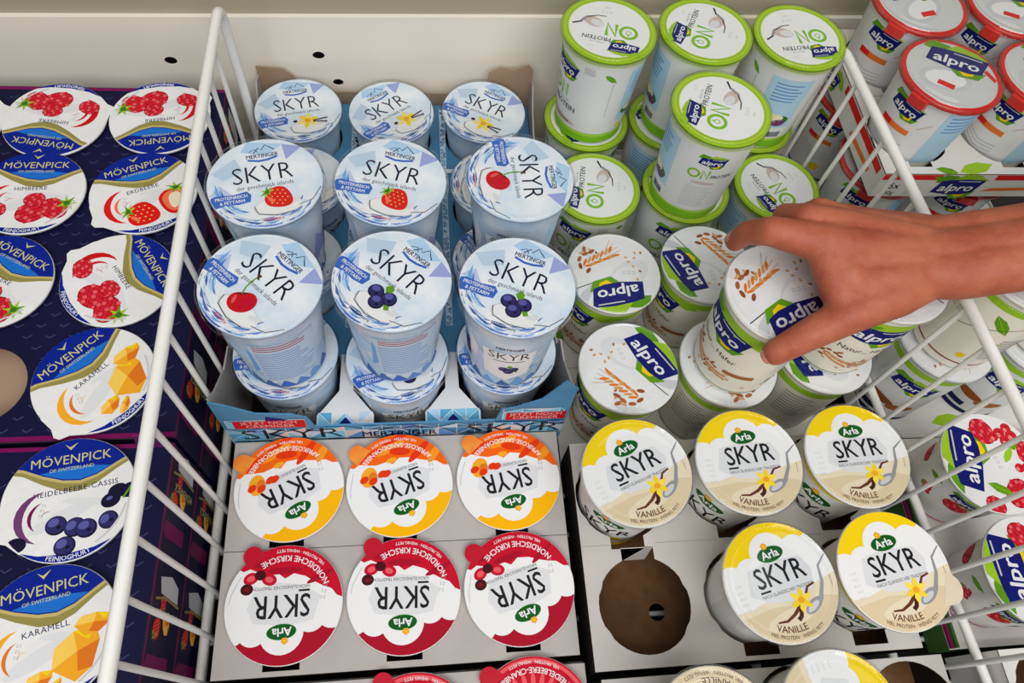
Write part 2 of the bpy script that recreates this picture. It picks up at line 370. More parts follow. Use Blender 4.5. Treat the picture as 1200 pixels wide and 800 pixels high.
def arla_foil(fl):
    A=Art(); A.ell(0,0,1,1,{'apricot':'yelfoil','cherry':'cherry','cranberry':'cherry2'}[fl],n=64); cloud(A)
    skyrblock(A)
    c={'apricot':'orange','cherry':'cherry2','cranberry':'cherry2'}[fl]
    A.poly([(-1.05,-.02),(-.9,-.08),(-.8,-.2),(-.65,-.26),(-.5,-.34),(-.35,-.44),(-.15,-.5),(0,-.42),(.1,-.5),(.3,-.5),(.45,-.55),(.6,-.62),(.72,-.58),(.9,-.7),(.7,-1.1),(-1.05,-1.1)],c)
    if fl=='apricot':
        for x,y,a,b,k,r in((-.55,-.5,.3,.07,'ored',30),(.0,-.75,.35,.1,'orange2',5),(.35,-.72,.3,.07,'ored',15),(-.8,-.35,.2,.08,'orange2',40),(-.2,-.62,.2,.08,'ored',-20),(0,-.5,.1,.05,'caram',0),(-.3,-.9,.4,.05,'ored',10)): A.ell(x,y,a,b,k,rot=r)
        A.ell(.5,-.32,.2,.15,'caram',rot=60); A.ell(.43,-.3,.1,.08,'caram2',rot=60)
        for x,y in((.4,-.12),(.2,-.2),(.12,-.18),(.55,-.2)): A.ell(x+.05,y-.1,.09,.065,'ored',rot=20,n=12)
    else:
        for x,y,a,b,r in((0,-.56,.3,.06,0),(-.6,-.42,.25,.05,25),(.5,-.7,.25,.06,-10)): A.ell(x,y,a,b,'cherry',rot=r)
        A.sub(halfcherry,.45,-.42,.24,180)
    if fl=='cranberry':
        A.ell(0,-.1,.75,.6,'cherry2',n=32); A.ring(.9,.96,'rasp2',a0=200,a1=340,n=24)
        for i in range(9):
            a=R(215+i*14); A.ell(.62*cos(a),.62*sin(a),.12,.04,'rasp2',rot=math.degrees(a),n=10)
        A.sub(skyrblock,0,.1,.9)
    tx={'apricot':'APRIKOSE-SANDDORNBEERE','cherry':'NORDISCHE KIRSCHE','cranberry':'HEIDELBEERE-CRANBERRY'}[fl]
    A.arc(tx,.82,{'apricot':-97,'cherry':-108,'cranberry':-98}[fl],{'apricot':.088,'cherry':.1,'cranberry':.09}[fl],'white',bold=.012)
    A.arc('VIEL PROTEIN · WENIG FETT',.93,{'apricot':-100,'cherry':-108,'cranberry':-105}[fl],.05,'white',bold=.008)
    A.sub(stamp,-.72,-.28,.13,80); A.line([(.75,-.5),(.9,-.2),(.93,-.05)],.02,'lgrey')
    return A
def arla_vanilla():
    A=Art(); A.ell(0,0,1,1,'yel',n=64); cloud(A); 
    A.poly([(-1.05,-.28),(-.7,-.3),(-.3,-.22),(.1,-.3),(.5,-.2),(1.05,-.1),(1.05,-1.05),(-1.05,-1.05)],'vcream')
    A.poly([(-.9,-.4),(-.3,-.36),(.2,-.45),(.6,-.4),(.9,-.5),(.6,-.95),(-.6,-.95)],'vcream2'); A.ell(-.1,-.6,.45,.14,'vcream',rot=5)
    skyrblock(A,.1,.33,.92)
    A.line([(.3,-.55),(.55,-.45),(.7,-.2),(.75,.05),(.95,.2)],.1,'grey',.02); A.ell(.38,-.52,.2,.09,'grey',rot=25); A.ell(.36,-.53,.14,.05,'lgrey',rot=25)
    A.sub(pods,.18,-.42,.28); A.sub(flower,.2,-.38,.22)
    A.arc('VANILLE',.83,-102,.105,'brown',bold=.012); A.arc('VIEL PROTEIN · WENIG FETT',.93,-96,.055,'brown',bold=.004)
    for i in range(5): A.sub(stamp,-.82+.0*i,-.28+.1*i,.055)
    A.sub(textlines,.87,-.2,.12,80,1)
    return A
def mov_lid(fl):
    A=Art(); A.ell(0,0,1,1,FOIL,n=64)
    up=[(-1.1,.62),(-.7,.52),(-.4,.36),(-.1,.24),(.15,.2),(.4,.26),(.7,.42),(1.1,.62)]
    A.poly([(x,y-.02-.1*max(0,1-abs(x)/.9)) for x,y in up]+[(1.1,.9),(-1.1,.9)],'gold')
    A.poly([(x,y+.02) for x,y in up]+[(1.1,.8),(-1.1,.8)],'goldl'); A.poly([(x,y+.07) for x,y in up]+[(1.1,1.1),(-1.1,1.1)],'mblue')
    A.poly([(-.45,.47),(-.1,.33),(.15,.29),(.4,.35),(.6,.45),(.3,.5),(0,.52),(-.25,.5)],'mblue2')
    A.text('MÖVENPICK',0,.58,.15,'goldt',bold=.0,w=1.2); A.text('OF SWITZERLAND',.02,.47,.055,'goldt',w=.66)
    A.poly([(-.1,.92),(-.02,.86),(.1,.93),(-.01,.81)],'goldt')
    A.poly([(-.8,-.7),(-.4,-.84),(0,-.88),(.4,-.84),(.8,-.7),(.8,-1.1),(-.8,-1.1)],'mblue'); A.arc('FEINJOGHURT',.97,-88,.07,'white',bold=.01)
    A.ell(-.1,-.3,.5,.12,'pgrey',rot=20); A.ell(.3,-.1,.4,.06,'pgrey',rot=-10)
    A.text({'h':'HIMBEERE','e':'ERDBEERE','k':'KARAMELL','b':'HEIDELBEERE-CASSIS'}[fl],.0 if fl!='b' else .1,.03 if fl!='b' else .1,.085,'navy',rot=2,bold=.004,space=1.1)
    c={'h':('red','rasp'),'e':('straw','straw2'),'k':('caram','caram2'),'b':('purple','violet')}[fl]
    A.sub(swirl,-.3,-.25,.42,0,*c); A.sub(stamp,-.42,-.22,.1,75)
    if fl=='h':
        A.sub(raspberry,-.55,-.42,.22,-20); A.sub(raspberry,.12,-.5,.3,25); A.sub(raspberry,.12,-.2,.2,10); A.sub(raspberry,.5,-.42,.28,-40); A.sub(calyx,.72,-.3,.2)
    elif fl=='e':
        A.sub(strawberry,-.15,-.52,.34,60); A.sub(strawberry,.52,-.36,.36,-15,True)
    elif fl=='k':
        A.sub(caramel,.38,-.4,.38,15); A.sub(caramel,.62,-.02,.27,-10,ky=.18); A.sub(caramel,-.12,-.62,.2,0,ky=.15); A.sub(caramel,.05,-.78,.18,30,ky=.08)
    else:
        [A.sub(blueberries,x,y,.32,r,False,1) for x,y,r in((.22,-.44,0),(.48,-.38,20),(.36,-.72,10),(.66,-.56,0))]; [A.ell(x,y,.15,.12,'bberryd',rot=20) for x,y in((.62,-.14),(.72,-.01),(.9,-.02))]; A.sub(blueberries,.92,-.3,.3,30,False,1); A.ell(.6,-.11,.05,.03,'bberry2',rot=20); A.line([(.8,-.14),(.92,.04)],.03,'leaf'); A.ell(-.72,-.62,.15,.12,'bberryd')
    A.arc('ohne künstliche Aromen'[:0]+' ',.9,-40,.04,'grey') if False else A.ring(.86,.89,'lgrey',a0=-62,a1=-15,n=14)
    return A
def on_lid():
    A=Art(); A.ell(0,0,1,1,'onrim',n=64); A.ring(.955,.985,'onrim2',n=64); A.ring(.875,.9,'onrim2',n=64); A.ell(0,0,.85,.85,'white',n=56)
    B=Art(); B.sub(alpro,-.38,.5,.32,2); B.poly([(-.75,.62),(-.6,.8),(-.42,.72),(-.62,.58)],'leaf2')
    B.ring(.14,.21,'protg',n=32,cx=-.42,cy=.02); B.line([(-.42,.06),(-.42,.13)],.035,'protg'); B.ring(.045,.065,'protg',cx=-.42,cy=.02,n=14)
    B.line([(-.15,-.18),(-.15,.2),(.05,-.17),(.05,.22)],.075,'protg')
    B.text('HIGH IN',.22,.44,.055,'grey'); B.text('PROTEIN',.24,.29,.115,'charcoal',w=.62,bold=.01,shear=.1)
    B.sub(textlines,.35,.62,.1,0,2,1.6,'lgrey')
    B.ell(.36,-.15,.24,.15,'pinkb',rot=-20); B.ell(.27,-.12,.16,.1,'pgrey',rot=-20); B.line([(.1,-.38),(.3,-.36),(.5,-.26),(.62,-.08),(.8,.02)],.02,'charcoal',.045); B.line([(.5,-.27),(.63,-.1)],.06,'grey')
    B.sub(stamp,.0,-.5,.11,0); B.sub(textlines,.1,-.66,.08,0,2,1.8,'leaf2')
    for p,t,m,l in B.items: A.add([(x*.97,y*.97) for x,y in p],t,m)
    return A
def hafer_lid():
    A=Art(); A.ell(0,0,1,1,FOIL,n=64)
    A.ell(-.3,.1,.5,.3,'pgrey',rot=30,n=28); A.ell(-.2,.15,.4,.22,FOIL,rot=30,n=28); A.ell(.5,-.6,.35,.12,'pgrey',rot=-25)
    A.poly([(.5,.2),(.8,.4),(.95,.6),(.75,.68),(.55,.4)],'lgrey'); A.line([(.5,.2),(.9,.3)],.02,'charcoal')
    A.sub(alpro,.02,.5,.58,4)
    A.sub(oats,.25,-.45,.42,-150)
    q=random.Random(2)
    for i in range(14):
        a=q.uniform(2.6,5.6); r=q.uniform(.35,.85); A.ell(r*cos(a),r*sin(a),.04,.025,q.choice(('oat','oat2','oat')),rot=q.uniform(0,180),n=8)
    A.sub(stamp,-.2,.0,.13,170)
    return A
def red_lid():
    A=Art(); A.ell(0,0,1,1,mat('foil_grey',(214,216,216),.35,.5,bump=.3,bscale=40),n=64); A.ring(.93,1.0,'rstripe',n=64)
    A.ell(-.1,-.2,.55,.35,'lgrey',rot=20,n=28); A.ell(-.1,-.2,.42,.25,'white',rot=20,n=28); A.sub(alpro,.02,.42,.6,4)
    A.poly([(-.25,-.42),(.1,-.45),(.12,-.3),(-.22,-.28)],'rstripe'); A.poly([(.6,.4),(.85,.2),(.88,.3),(.65,.5)],'rstripe'); return A
def berry_lid():
    A=Art(); A.ell(0,0,1,1,FOIL,n=64); A.sub(alpro,-.0,.48,.62,2)
    A.sub(raspberry,.62,.1,.28,40); A.sub(redcurrants,.48,-.35,.4,20); A.sub(raspberry,-.55,-.4,.3,-20); A.sub(redcurrants,-.2,-.68,.38,-10); A.sub(raspberry,.3,-.72,.24,0)
    A.sub(raspberry,-.85,.1,.2,60); A.sub(leafshape,-.5,-.05,.25,70); A.sub(leafshape,.2,-.35,.2,-30,'leaf2')
    A.sub(stamp,-.1,-.12,.12,20); return A
# ---------------------------------------------------------------- cups
CLEAR=clear_mat('clear_lid_plastic',(.96,.97,.975),1.45,.06)
CLEARD=clear_mat('clear_dome_plastic',(.93,.94,.94),1.7,.07)
def wrap(r0,r1,h):
    rm=(r0+r1)/2
    def f(u,v,l):
        a=-PI/2+u/rm; r=r0+(r1-r0)*min(1,max(0,(v-.0025)/(h-.0065)))+1.6e-4+l; return (r*cos(a),r*sin(a),v)
    return f
def body_mesh(name,r0,r1,h,m,A=None,rimr=None,extra=None):
    """tapered pot: rounded foot, wall, flared rim; print wrapped round the wall"""
    b=MB(); b.lathe([(0,.0025),(r0*.8,.0025),(r0*.88,0),(r0*.97,0),(r0,.0025)],m); b.lathe([(r0,.0025),(r1,h-.004)],m)
    rr=rimr or r1+.003; b.lathe([(r1,h-.004),(rr,h-.0035),(rr,h-.001),(rr-.001,h-.0004),(r1-.002,h-.0004)],m)
    if extra: extra(b)
    if A: b.art(A,wrap(r0,r1,h),strip=.004)
    return b.mesh(name)
def lid_mesh(name,A,r,edge,tab=None,z=0,th=.0006,skirt=.0025,tabmat=None,rim=None):
    """printed foil disc; tab=(angle,reach,half width,shape)"""
    b=MB(); b.lathe([(0,z),(r*.6,z),(r*.985,z),(r,z-.0003),(r+.0002,z-skirt),(r-.0005,z-skirt)][::-1],edge)
    b.art(A,lambda x,y,l:(x*r,y*r,z+.00012+l),clip=.992)
    if tab:
        a,reach,hw,kind=tab; a=R(a); d=(cos(a),sin(a)); n=(-d[1],d[0])
        def P(u,w): return ((d[0]*u+n[0]*w)*r,(d[1]*u+n[1]*w)*r)
        if kind=='round': o=[P(.86,-hw*1.15),P(.98,-hw*1.0)]+[P(reach-hw+hw*cos(t),hw*sin(t)) for t in [R(-80+160*i/10) for i in range(11)]]+[P(.98,hw),P(.86,hw*1.15)]
        else: o=[P(.8,-.55),P(.93,-.4),P(1.03,-.16),P(reach,-.05),P(reach,.05),P(1.03,.16),P(.93,.4),P(.8,.55)]
        b.prism(o,z-.0006,z-.00005 if kind!='round' else z+.0004,tabmat or edge)
    return b.mesh(name)
def cap_mesh(name,r,m,z=.002,skirt=.011,dome=.0,rimmat=None):
    """clear snap-on lid: recessed disc, raised ring, skirt"""
    b=MB(); b.lathe([(0,z+dome),(r*.5,z+dome*.9),(r*.8,z+dome*.4),(r*.83,z+dome*.33+.0004),(r*.86,z+dome*.2),(r*.9,z+.0002),(r*.925,z+.0014),(r*.96,z+.0016),(r*.985,z+.0008),(r,z-.001)][::-1],m)
    b.lathe([(r,z-.001),(r+.0003,z-skirt*.5),(r-.0003,z-skirt),(r+.0004,z-skirt-.0006)][::-1],rimmat or m)
    return b.mesh(name)
ME={}
def M(key,fn):
    if key not in ME: ME[key]=fn()
    return ME[key]
def cup(name,label,loc,h,body,lid,cap=None,rlid=0,rbody=None,group=None,tilt=None,cat='yogurt cup',capname='clear_lid',label_lid=None):
    t=thing(name,label,cat,loc,0,group)
    link('cup_body',body,t,None,R(rbody if rbody is not None else rlid))
    l=link('foil_lid',lid,t,(0,0,h),R(rlid))
    if cap: link(capname,cap,t,(0,0,h),0)
    if tilt: t.rotation_euler=(R(tilt[0]),R(tilt[1]),0)
    return t
# --- body prints (metres along the wall, height)
def blue_body(h=.1):
    A=Art(); q=random.Random(4)
    for i in range(26):
        x=-.11+i*.0088; c=q.choice(('lblue','skyp','white','lav2','ice')); y0=q.uniform(.0,.05); A.poly([(x,y0),(x+q.uniform(.012,.03),y0+q.uniform(-.01,.03)),(x+.004,y0+q.uniform(.02,.05))],c)
    for i in range(16): 
        x=-.11+i*.0145; A.poly([(x,.004),(x+.016,.004),(x+.006,q.uniform(.014,.026))],q.choice(('ice2','tag','ice','mid')))
    A.poly([(-.02,.03),(-.022,.075),(.022,.075),(.02,.03),(.0,.018)],'white')
    A.text('SKYR',0,.062,.012,'charcoal',w=.034,bold=-.005); A.line([(-.012,.058),(.014,.058)],.0012,'charcoal'); A.sub(blueberries,.002,.04,.009,0)
    A.text('MERTINGER',0,.08,.004,'navy',bold=.02,w=.022)
    A.rect(.055,.018,.105,.092,'skyp'); A.sub(textlines,.08,.088,.02,0,3,2.2,'rasp3',.18,.07); A.sub(textlines,.08,.075,.02,0,14,2.3,'mid',.2,.06)
    A.poly([(-.075,.02),(-.065,.07),(-.05,.05)],'lav'); A.rect(-.05,.03,-.038,.06,'navy')
    return A
def on_body(h):
    A=Art(); A.rect(-.135,.0,.135,.013,'protg'); A.rect(-.135,.009,.135,.0135,'protg2')
    A.sub(alpro,0,.085,.017); A.ring(.0055,.0085,'protg',cx=-.012,cy=.058,n=24); A.line([(.0,.05),(.0,.066),(.008,.051),(.008,.067)],.0028,'protg'); A.text('PROTEIN',.004,.036,.0065,'charcoal',w=.034,bold=.01)
    A.text('HIGH IN',.004,.045,.003,'grey'); A.poly([(-.024,.02),(-.02,.034),(-.01,.026),(.02,.022),(.024,.018),(0,.016)],'pinkb'); A.line([(-.024,.034),(-.016,.02),(.016,.02)],.0015,'charcoal'); A.sub(textlines,.03,.1,.006)
    A.sub(leafshape,.05,.092,.008,-40); A.line([(.054,.086),(.054,.04)],.0005,'grey'); A.sub(stamp,.046,.022,.004)
    A.rect(.07,.03,.112,.098,'pale'); A.sub(textlines,.091,.09,.0145,0,6,2.0,'mid',.3,.1); A.ell(.091,.042,.017,.008,'leafd'); A.ell(.089,.045,.012,.006,'cream'); A.ell(.098,.038,.008,.005,'purple')
    A.ell(.078,.02,.004,.004,'yel'); A.sub(barcode,.1,.02,.008)
    A.sub(alpro,-.105,.088,.012); A.ring(.004,.0062,'protg',cx=-.117,cy=.07,n=20); A.line([(-.109,.064),(-.109,.076),(-.103,.065),(-.103,.077)],.002,'protg'); A.text('PROTEIN',-.09,.066,.0045,'charcoal',w=.02,bold=.01)
    A.ell(-.105,.058,.012,.002,'pinkb'); A.sub(textlines,-.105,.05,.015,0,9,2.,'lgrey',.24,.1); return A
def hafer_body(h):
    A=Art(); A.ring(0,1,'white') if False else None
    A.rect(-.135,.094,.135,.104,'leaf2'); A.rect(-.135,.004,.135,.0052,'gline')
    A.sub(leafshape,-.028,.094,.018,10,'leaf'); A.sub(leafshape,.03,.094,.018,-15,'leaf2')
    A.sub(alpro,0,.08,.026); A.text('Natur',-.012,.05,.0062,'charcoal'); A.text('mit',.002,.049,.003,'grey'); A.text('Hafer',.017,.05,.0062,'charcoal')
    A.sub(oats,-.012,.03,.015,-8); A.sub(oats,.016,.026,.012,10); A.poly([(.022,.032),(.05,.034),(.05,.04),(.022,.037)],'oat2')
    for i in range(8): A.ell(-.06+.018*i,.016+.004*(i%3),.002,.0012,'oat',n=8)
    A.sub(stamp,-.005,.014,.004)
    A.sub(textlines,.075,.085,.015,0,8,2.,'lgrey',.35,.12); A.sub(barcode,.075,.026,.008); A.sub(textlines,-.075,.085,.015,0,9,2.2,'grey',.35,.1); A.line([(-.06,.05),(-.045,.07)],.0006,'charcoal')
    return A
def almond_body(h):
    A=Art(); A.rect(-.135,.01,.135,.0118,'brownline'); A.rect(-.135,.098,.135,.106,'leaf2'); A.sub(leafshape,.0,.08,.014,-50); A.line([(-.03,.055),(.02,.085)],.0006,'charcoal')
    A.sub(textlines,.03,.06,.014,0,10,2.2,'grey',.28,.1); A.ell(.0,.024,.004,.004,'yel'); A.sub(stamp,-.05,.07,.01)
    for k in range(5): A.rect(.0+.004*k,.052,.0025+.004*k,.055,'leaf2')
    return A
def almond_body2(h):
    A=Art(); A.rect(-.135,.0,.135,.006,'navy'); A.sub(alpro,0,.075,.02); A.ell(-.012,.035,.016,.006,'oat3',rot=-10); A.ell(.012,.03,.014,.006,'oat2',rot=15); A.rect(-.03,.01,-.006,.018,'navy'); A.sub(textlines,-.06,.09,.016,0,14,2.2,'grey',.3,.1); A.rect(-.135,.098,.135,.106,'leaf2'); return A
def red_body(h):
    A=Art(); A.sub(alpro,0,.082,.016); A.poly([(-.016,.056),(.016,.058),(.016,.064),(-.016,.063)],'ostripe'); A.poly([(-.016,.057),(-.004,.058),(-.004,.0635),(-.016,.063)],'rstripe')
    for i in range(4): A.line([(-.018,.048-.004*i),(.0,.043-.004*i),(.018,.046-.004*i)],.0005,'grey')
    A.ell(.012,.02,.006,.006,'yel'); A.rect(.035,.03,.075,.098,'pale'); A.sub(textlines,.055,.092,.015,0,5,2.,'mid',.3,.1); A.ell(.05,.022,.014,.008,'cream'); A.ell(.064,.018,.009,.006,'purple'); A.ell(.045,.012,.01,.003,'leaf')
    A.sub(barcode,-.05,.05,.01,90); A.line([(.02,.07),(.03,.08)],.0012,'pinkb'); A.rect(-.135,.0,.135,.003,'navy'); return A
def vanilla_body(h):
    A=Art(); A.rect(-.13,0,.13,.011,'yel'); A.rect(-.13,h-.016,.13,h-.005,'yel'); A.text('SKYR',0,.045,.017,'charcoal',w=.05,bold=.005); A.rect(-.024,.041,-.015,.0425,'charcoal'); A.sub(arla,.0,.076,.015)
    A.sub(flower,.016,.028,.009); A.sub(textlines,.075,.085,.014,0,10,2.2,'lgrey',.3,.1); return A
def berry_body(h):
    A=Art()
    for i in range(7): A.sub(raspberry if i%2 else redcurrants,-.09+.03*i,.038+.01*(i%2),.011)
    A.sub(alpro,0,.062,.012); A.sub(barcode,.03,.04,.012); A.sub(leafshape,-.03,.058,.009,20); A.rect(-.13,.004,.13,.006,'berryp'); return A
WHITEP=mat('pot_white',(236,236,232),.4,.45); CREAMP=mat('pot_cream',(240,236,222),.4,.45); BLUEP=mat('pot_ice_blue',(222,231,240),.35,.5,noise=.15,nscale=30,rgb2=(172,202,230)); GREYP=mat('pot_grey_white',(226,227,228),.4,.45)
def cups():
    # ---- blue pots, two layers in the blue tray
    hb=.1145
    bb=M('bb',lambda:body_mesh('cup_body',.0335,.0425,hb,BLUEP,blue_body(),.0455))
    capb=M('capb',lambda:cap_mesh('clear_lid',.0472,CLEAR,z=.0018,skirt=.012))
    def bl(f): return M('bl'+f,lambda:lid_mesh('foil_lid',mert_lid(f),.0455,mat('mert_edge',(205,220,238),.4)))
    g='blue and white skyr pots'
    T=[ # x,y,layer,flavour,rot,rbody,label
     (-.1215,.308,1,'cherry',-45,-100,'blue-white skyr pot with one red cherry on its lid, front left of the upper layer'),
     (-.0245,.3107,1,'blueberry',-42,-105,'blue-white skyr pot with blueberries on its lid, middle of the front upper row'),
     (.0715,.3035,1,'blueberry',-24,-8,'blue-white skyr pot with blueberries on its lid, right end of the front upper row'),
     (-.1257,.4055,1,'strawberry',12,160,'blue-white skyr pot with a strawberry on its lid, beside the left wire divider'),
     (-.0256,.4069,1,'strawberry',-14,150,'blue-white skyr pot with a strawberry on its lid, between two upper pots'),
     (.082,.411,1,'cherry',-87,-12,'blue-white skyr pot with a cherry on its lid turned sideways, lettering running downwards'),
     (-.1238,.312,0,'cherry',-4,0,'lower blue-white skyr pot carrying the front left cherry pot'),
     (-.0257,.3047,0,'blueberry',16,10,'lower blue-white skyr pot carrying the middle blueberry pot'),
     (.0738,.3104,0,'blueberry',-6,0,'lower blue-white skyr pot carrying the right-hand blueberry pot'),
     (-.1225,.409,0,'strawberry',20,90,'lower blue-white skyr pot under the strawberry pot by the wire divider'),
     (-.0256,.408,0,'strawberry',40,60,'lower blue-white skyr pot under the middle strawberry pot'),
     (.0735,.408,0,'cherry',-60,30,'lower blue-white skyr pot under the sideways cherry pot'),
     (-.1225,.506,0,'cherry',30,40,'lower blue-white skyr pot half hidden behind the left strawberry pot'),
     (-.0256,.506,0,'strawberry',10,70,'lower blue-white skyr pot hidden behind the middle strawberry pot'),
     (.0745,.504,0,'cherry',-87,-20,'lower blue-white skyr pot with cherry lid peeking out left of the sideways pot'),
     (-.1304,.6045,0,'vanilla',12,100,'blue-white vanilla skyr pot at the back wall, left of three'),
     (-.0315,.6033,0,'vanilla',35,80,'blue-white vanilla skyr pot at the back wall, middle of three'),
     (.0694,.6065,0,'vanilla',-28,60,'blue-white vanilla skyr pot at the back wall, right of three')]
    for x,y,l,f,r,rb,lab in T:
        cup('skyr_pot',lab,(x,y,.002 if not l else .1185+.0025),hb-.0005,bb,bl(f),capb,r,rb,g)
    # ---- small foil-lidded pots (apricot, cherry, cranberry)
    hs=.0605
    bs=M('bs',lambda:body_mesh('cup_body',.029,.0385,hs,WHITEP,None,.0465,lambda b:b.lathe([(.0305,.012),(.0371,.048)],mat('pot_band',(228,228,226),.4))))
    cherry_tab=mat('foil_cherry',(192,4,38),.4,.2,bump=.2,bscale=60); apr_tab=mat('foil_orange',(240,115,35),.3,.6,noise=.15,nscale=70,rgb2=(245,150,40))
    fo={f:M('fo'+f,lambda f=f:lid_mesh('foil_lid',arla_foil(f),.0475,FOIL,(-56,1.19,.17,'round'),tabmat=apr_tab if f=='apricot' else cherry_tab)) for f in('apricot','cherry','cranberry')}
    g='small foil-lidded skyr cups'
    for x,y,f,r,lab in[(-.1225,.2042,'apricot',-154,'orange-lidded apricot skyr cup nearest the left wire divider'),(-.0258,.2033,'apricot',-162,'orange-lidded apricot skyr cup in the middle of its row of three'),(.0727,.2045,'apricot',-170,'orange-lidded apricot skyr cup at the right end of its row'),
      (-.1204,.1064,'cherry',-179,'dark red cherry skyr cup at the left end of its row'),(-.0225,.1077,'cherry',179,'dark red cherry skyr cup in the middle of its row of three'),(.0752,.1082,'cherry',-163,'dark red cherry skyr cup at the right end, beside the empty hole tray'),
      (.080,.006,'cranberry',-168,'red cranberry skyr cup with its round tab, cut by the bottom edge of the photo'),(-.014,.0,'cranberry',178,'red cranberry skyr cup of which only the top rim shows at the bottom edge')]:
        cup('skyr_cup',lab,(x,y,.003),hs,bs,fo[f],None,r,0,g)
    # ---- yellow vanilla pots
    hv=.11
    bv=M('bv',lambda:body_mesh('cup_body',.0345,.0415,hv,WHITEP,vanilla_body(hv),.0465))
    va=M('va',lambda:lid_mesh('foil_lid',arla_vanilla(),.0462,FOIL)); vt=M('vt',lambda:lid_mesh('foil_lid',arla_vanilla(),.0472,FOIL,(-33,1.17,.27,'round'),tabmat=mat('foil_vanilla',(226,212,186),.35,.5,bump=.4,bscale=60)))
    cv=M('cv',lambda:cap_mesh('clear_lid',.0474,CLEAR,z=.0018,skirt=.008))
    g='yellow and white vanilla skyr pots'
    for x,y,r,rb,cap,lab in[(.1715,.182,21,-35,1,'yellow vanilla skyr pot at the left end of the upper row, above the empty hole'),(.2697,.187,5,-50,1,'yellow vanilla skyr pot in the middle of the upper row of three'),(.3677,.1885,3,-50,1,'yellow vanilla skyr pot at the right end of the upper row by the wire divider'),
      (.2725,.0885,13,190,1,'yellow vanilla skyr pot right of the empty cardboard hole'),(.3695,.0915,10,-35,0,'yellow vanilla skyr pot with a bare foil lid and pull tab, no clear lid'),
      (.200,-.014,180,0,1,'vanilla skyr pot with its lid print upside down, at the bottom edge'),(.2958,-.009,-80,0,1,'vanilla skyr pot with lid print turned sideways, yellow rightmost, at the bottom edge')]:
        cup('vanilla_pot',lab,(x,y,.0285),hv,bv,va if cap else vt,cv if cap else None,r,rb,g)
    # ---- green protein tubs
    ho=.1165
    bo=M('bo',lambda:body_mesh('cup_body',.0365,.0435,ho,GREYP,on_body(ho),.0465))
    lo=M('lo',lambda:lid_mesh('foil_lid',on_lid(),.0466,ink('onrim')))
    co=M('co',lambda:cap_mesh('clear_lid',.0474,CLEAR,z=.0016,skirt=.007,rimmat=clear_mat('green_tint_plastic',(.80,.90,.5),1.45,.08)))
    g='green-rimmed protein tubs'
    for x,y,l,r,f,lab in[(.183,.5926,1,166,200,'tall green-rimmed protein tub, leftmost of the stacked ones against the wall'),(.2808,.5945,1,65,55,'tall green-rimmed protein tub at the wall, middle of the three stacked'),(.3768,.5895,1,-172,130,'tall green-rimmed protein tub at the wall, next to the right wire divider'),(.2745,.4907,1,68,50,'tall green-rimmed protein tub stacked in front of the wall row, with barcode side'),
      (.1825,.594,0,100,120,'green-rimmed protein tub under the leftmost stacked tub'),(.2785,.594,0,30,95,'green-rimmed protein tub under the middle tub at the wall'),(.3742,.594,0,-150,80,'green-rimmed protein tub under the stacked tub by the divider'),
      (.1815,.4972,0,80,235,'unstacked green-rimmed protein tub right beside the sideways blue skyr pot'),(.279,.4975,0,20,250,'green-rimmed protein tub carrying the front stacked tub'),(.381,.4985,0,114,60,'unstacked green-rimmed protein tub just above the hand')]:
        cup('protein_tub',lab,(x,y,.003 if not l else .1225),ho,bo,lo,co,r,f-270,g)
    # ---- oat tubs
    hh=.1165
    bh=M('bh',lambda:body_mesh('cup_body',.0365,.0435,hh,CREAMP,hafer_body(hh),.0465))
    lh=M('lh',lambda:lid_mesh('foil_lid',hafer_lid(),.0462,FOIL)); ch=M('ch',lambda:cap_mesh('clear_lid',.0474,CLEAR,z=.0018,skirt=.009))
    g='white oat yogurt tubs'
    for x,y,l,r,f,lab in[(.1855,.3905,0,-174,200,'white oat tub with upside-down logo, next to the blue skyr pots'),(.282,.4,0,111,190,'white oat tub with steeply turned logo, left of the gripped tub'),(.1845,.287,0,-61,200,'white oat tub at the front left with tilted logo, above the yellow pots'),
      (.2811,.290,0,-40,330,'white oat tub under the gripped one'),(.379,.3005,0,100,350,'white oat tub under the tub beneath the wrist'),(.379,.397,0,80,40,'white oat tub hidden under the hand'),
      (.2825,.2915,1,-159,195,'white oat tub gripped by the hand, blue logo facing the viewer'),(.3832,.308,1,-60,262,'white oat tub standing half hidden beneath the wrist')]:
        cup('oat_tub',lab,(x,y,.003 if not l else .1225),hh,bh,lh,ch,r,f-270,g)
    # ---- red-rimmed tubs right of the divider
    hr=.107
    def redrim(b):
        m=mat('red_lid_rim',(205,48,40),.3,.5); b.lathe([(.044,hr-.005),(.0478,hr-.0045),(.0482,hr-.002),(.0476,hr+.0003),(.0455,hr+.0003)],m)
        for a in(-80,): 
            a=R(a); p=[(.047*cos(a+t),.047*sin(a+t)) for t in(-.2,-.07,.07,.2)]+[(.052*cos(a+t),.052*sin(a+t)) for t in(.16,0,-.16)]; b.prism(p,hr-.011,hr-.002,m)
    br=M('br',lambda:body_mesh('cup_body',.0365,.0435,hr,GREYP,red_body(hr),.0465,redrim))
    lr=M('lr',lambda:lid_mesh('foil_lid',red_lid(),.0462,ink('rstripe'))); cr=M('cr',lambda:cap_mesh('clear_lid',.0482,CLEARD,z=.0025,skirt=.006,dome=.007))
    g='red-rimmed tubs'
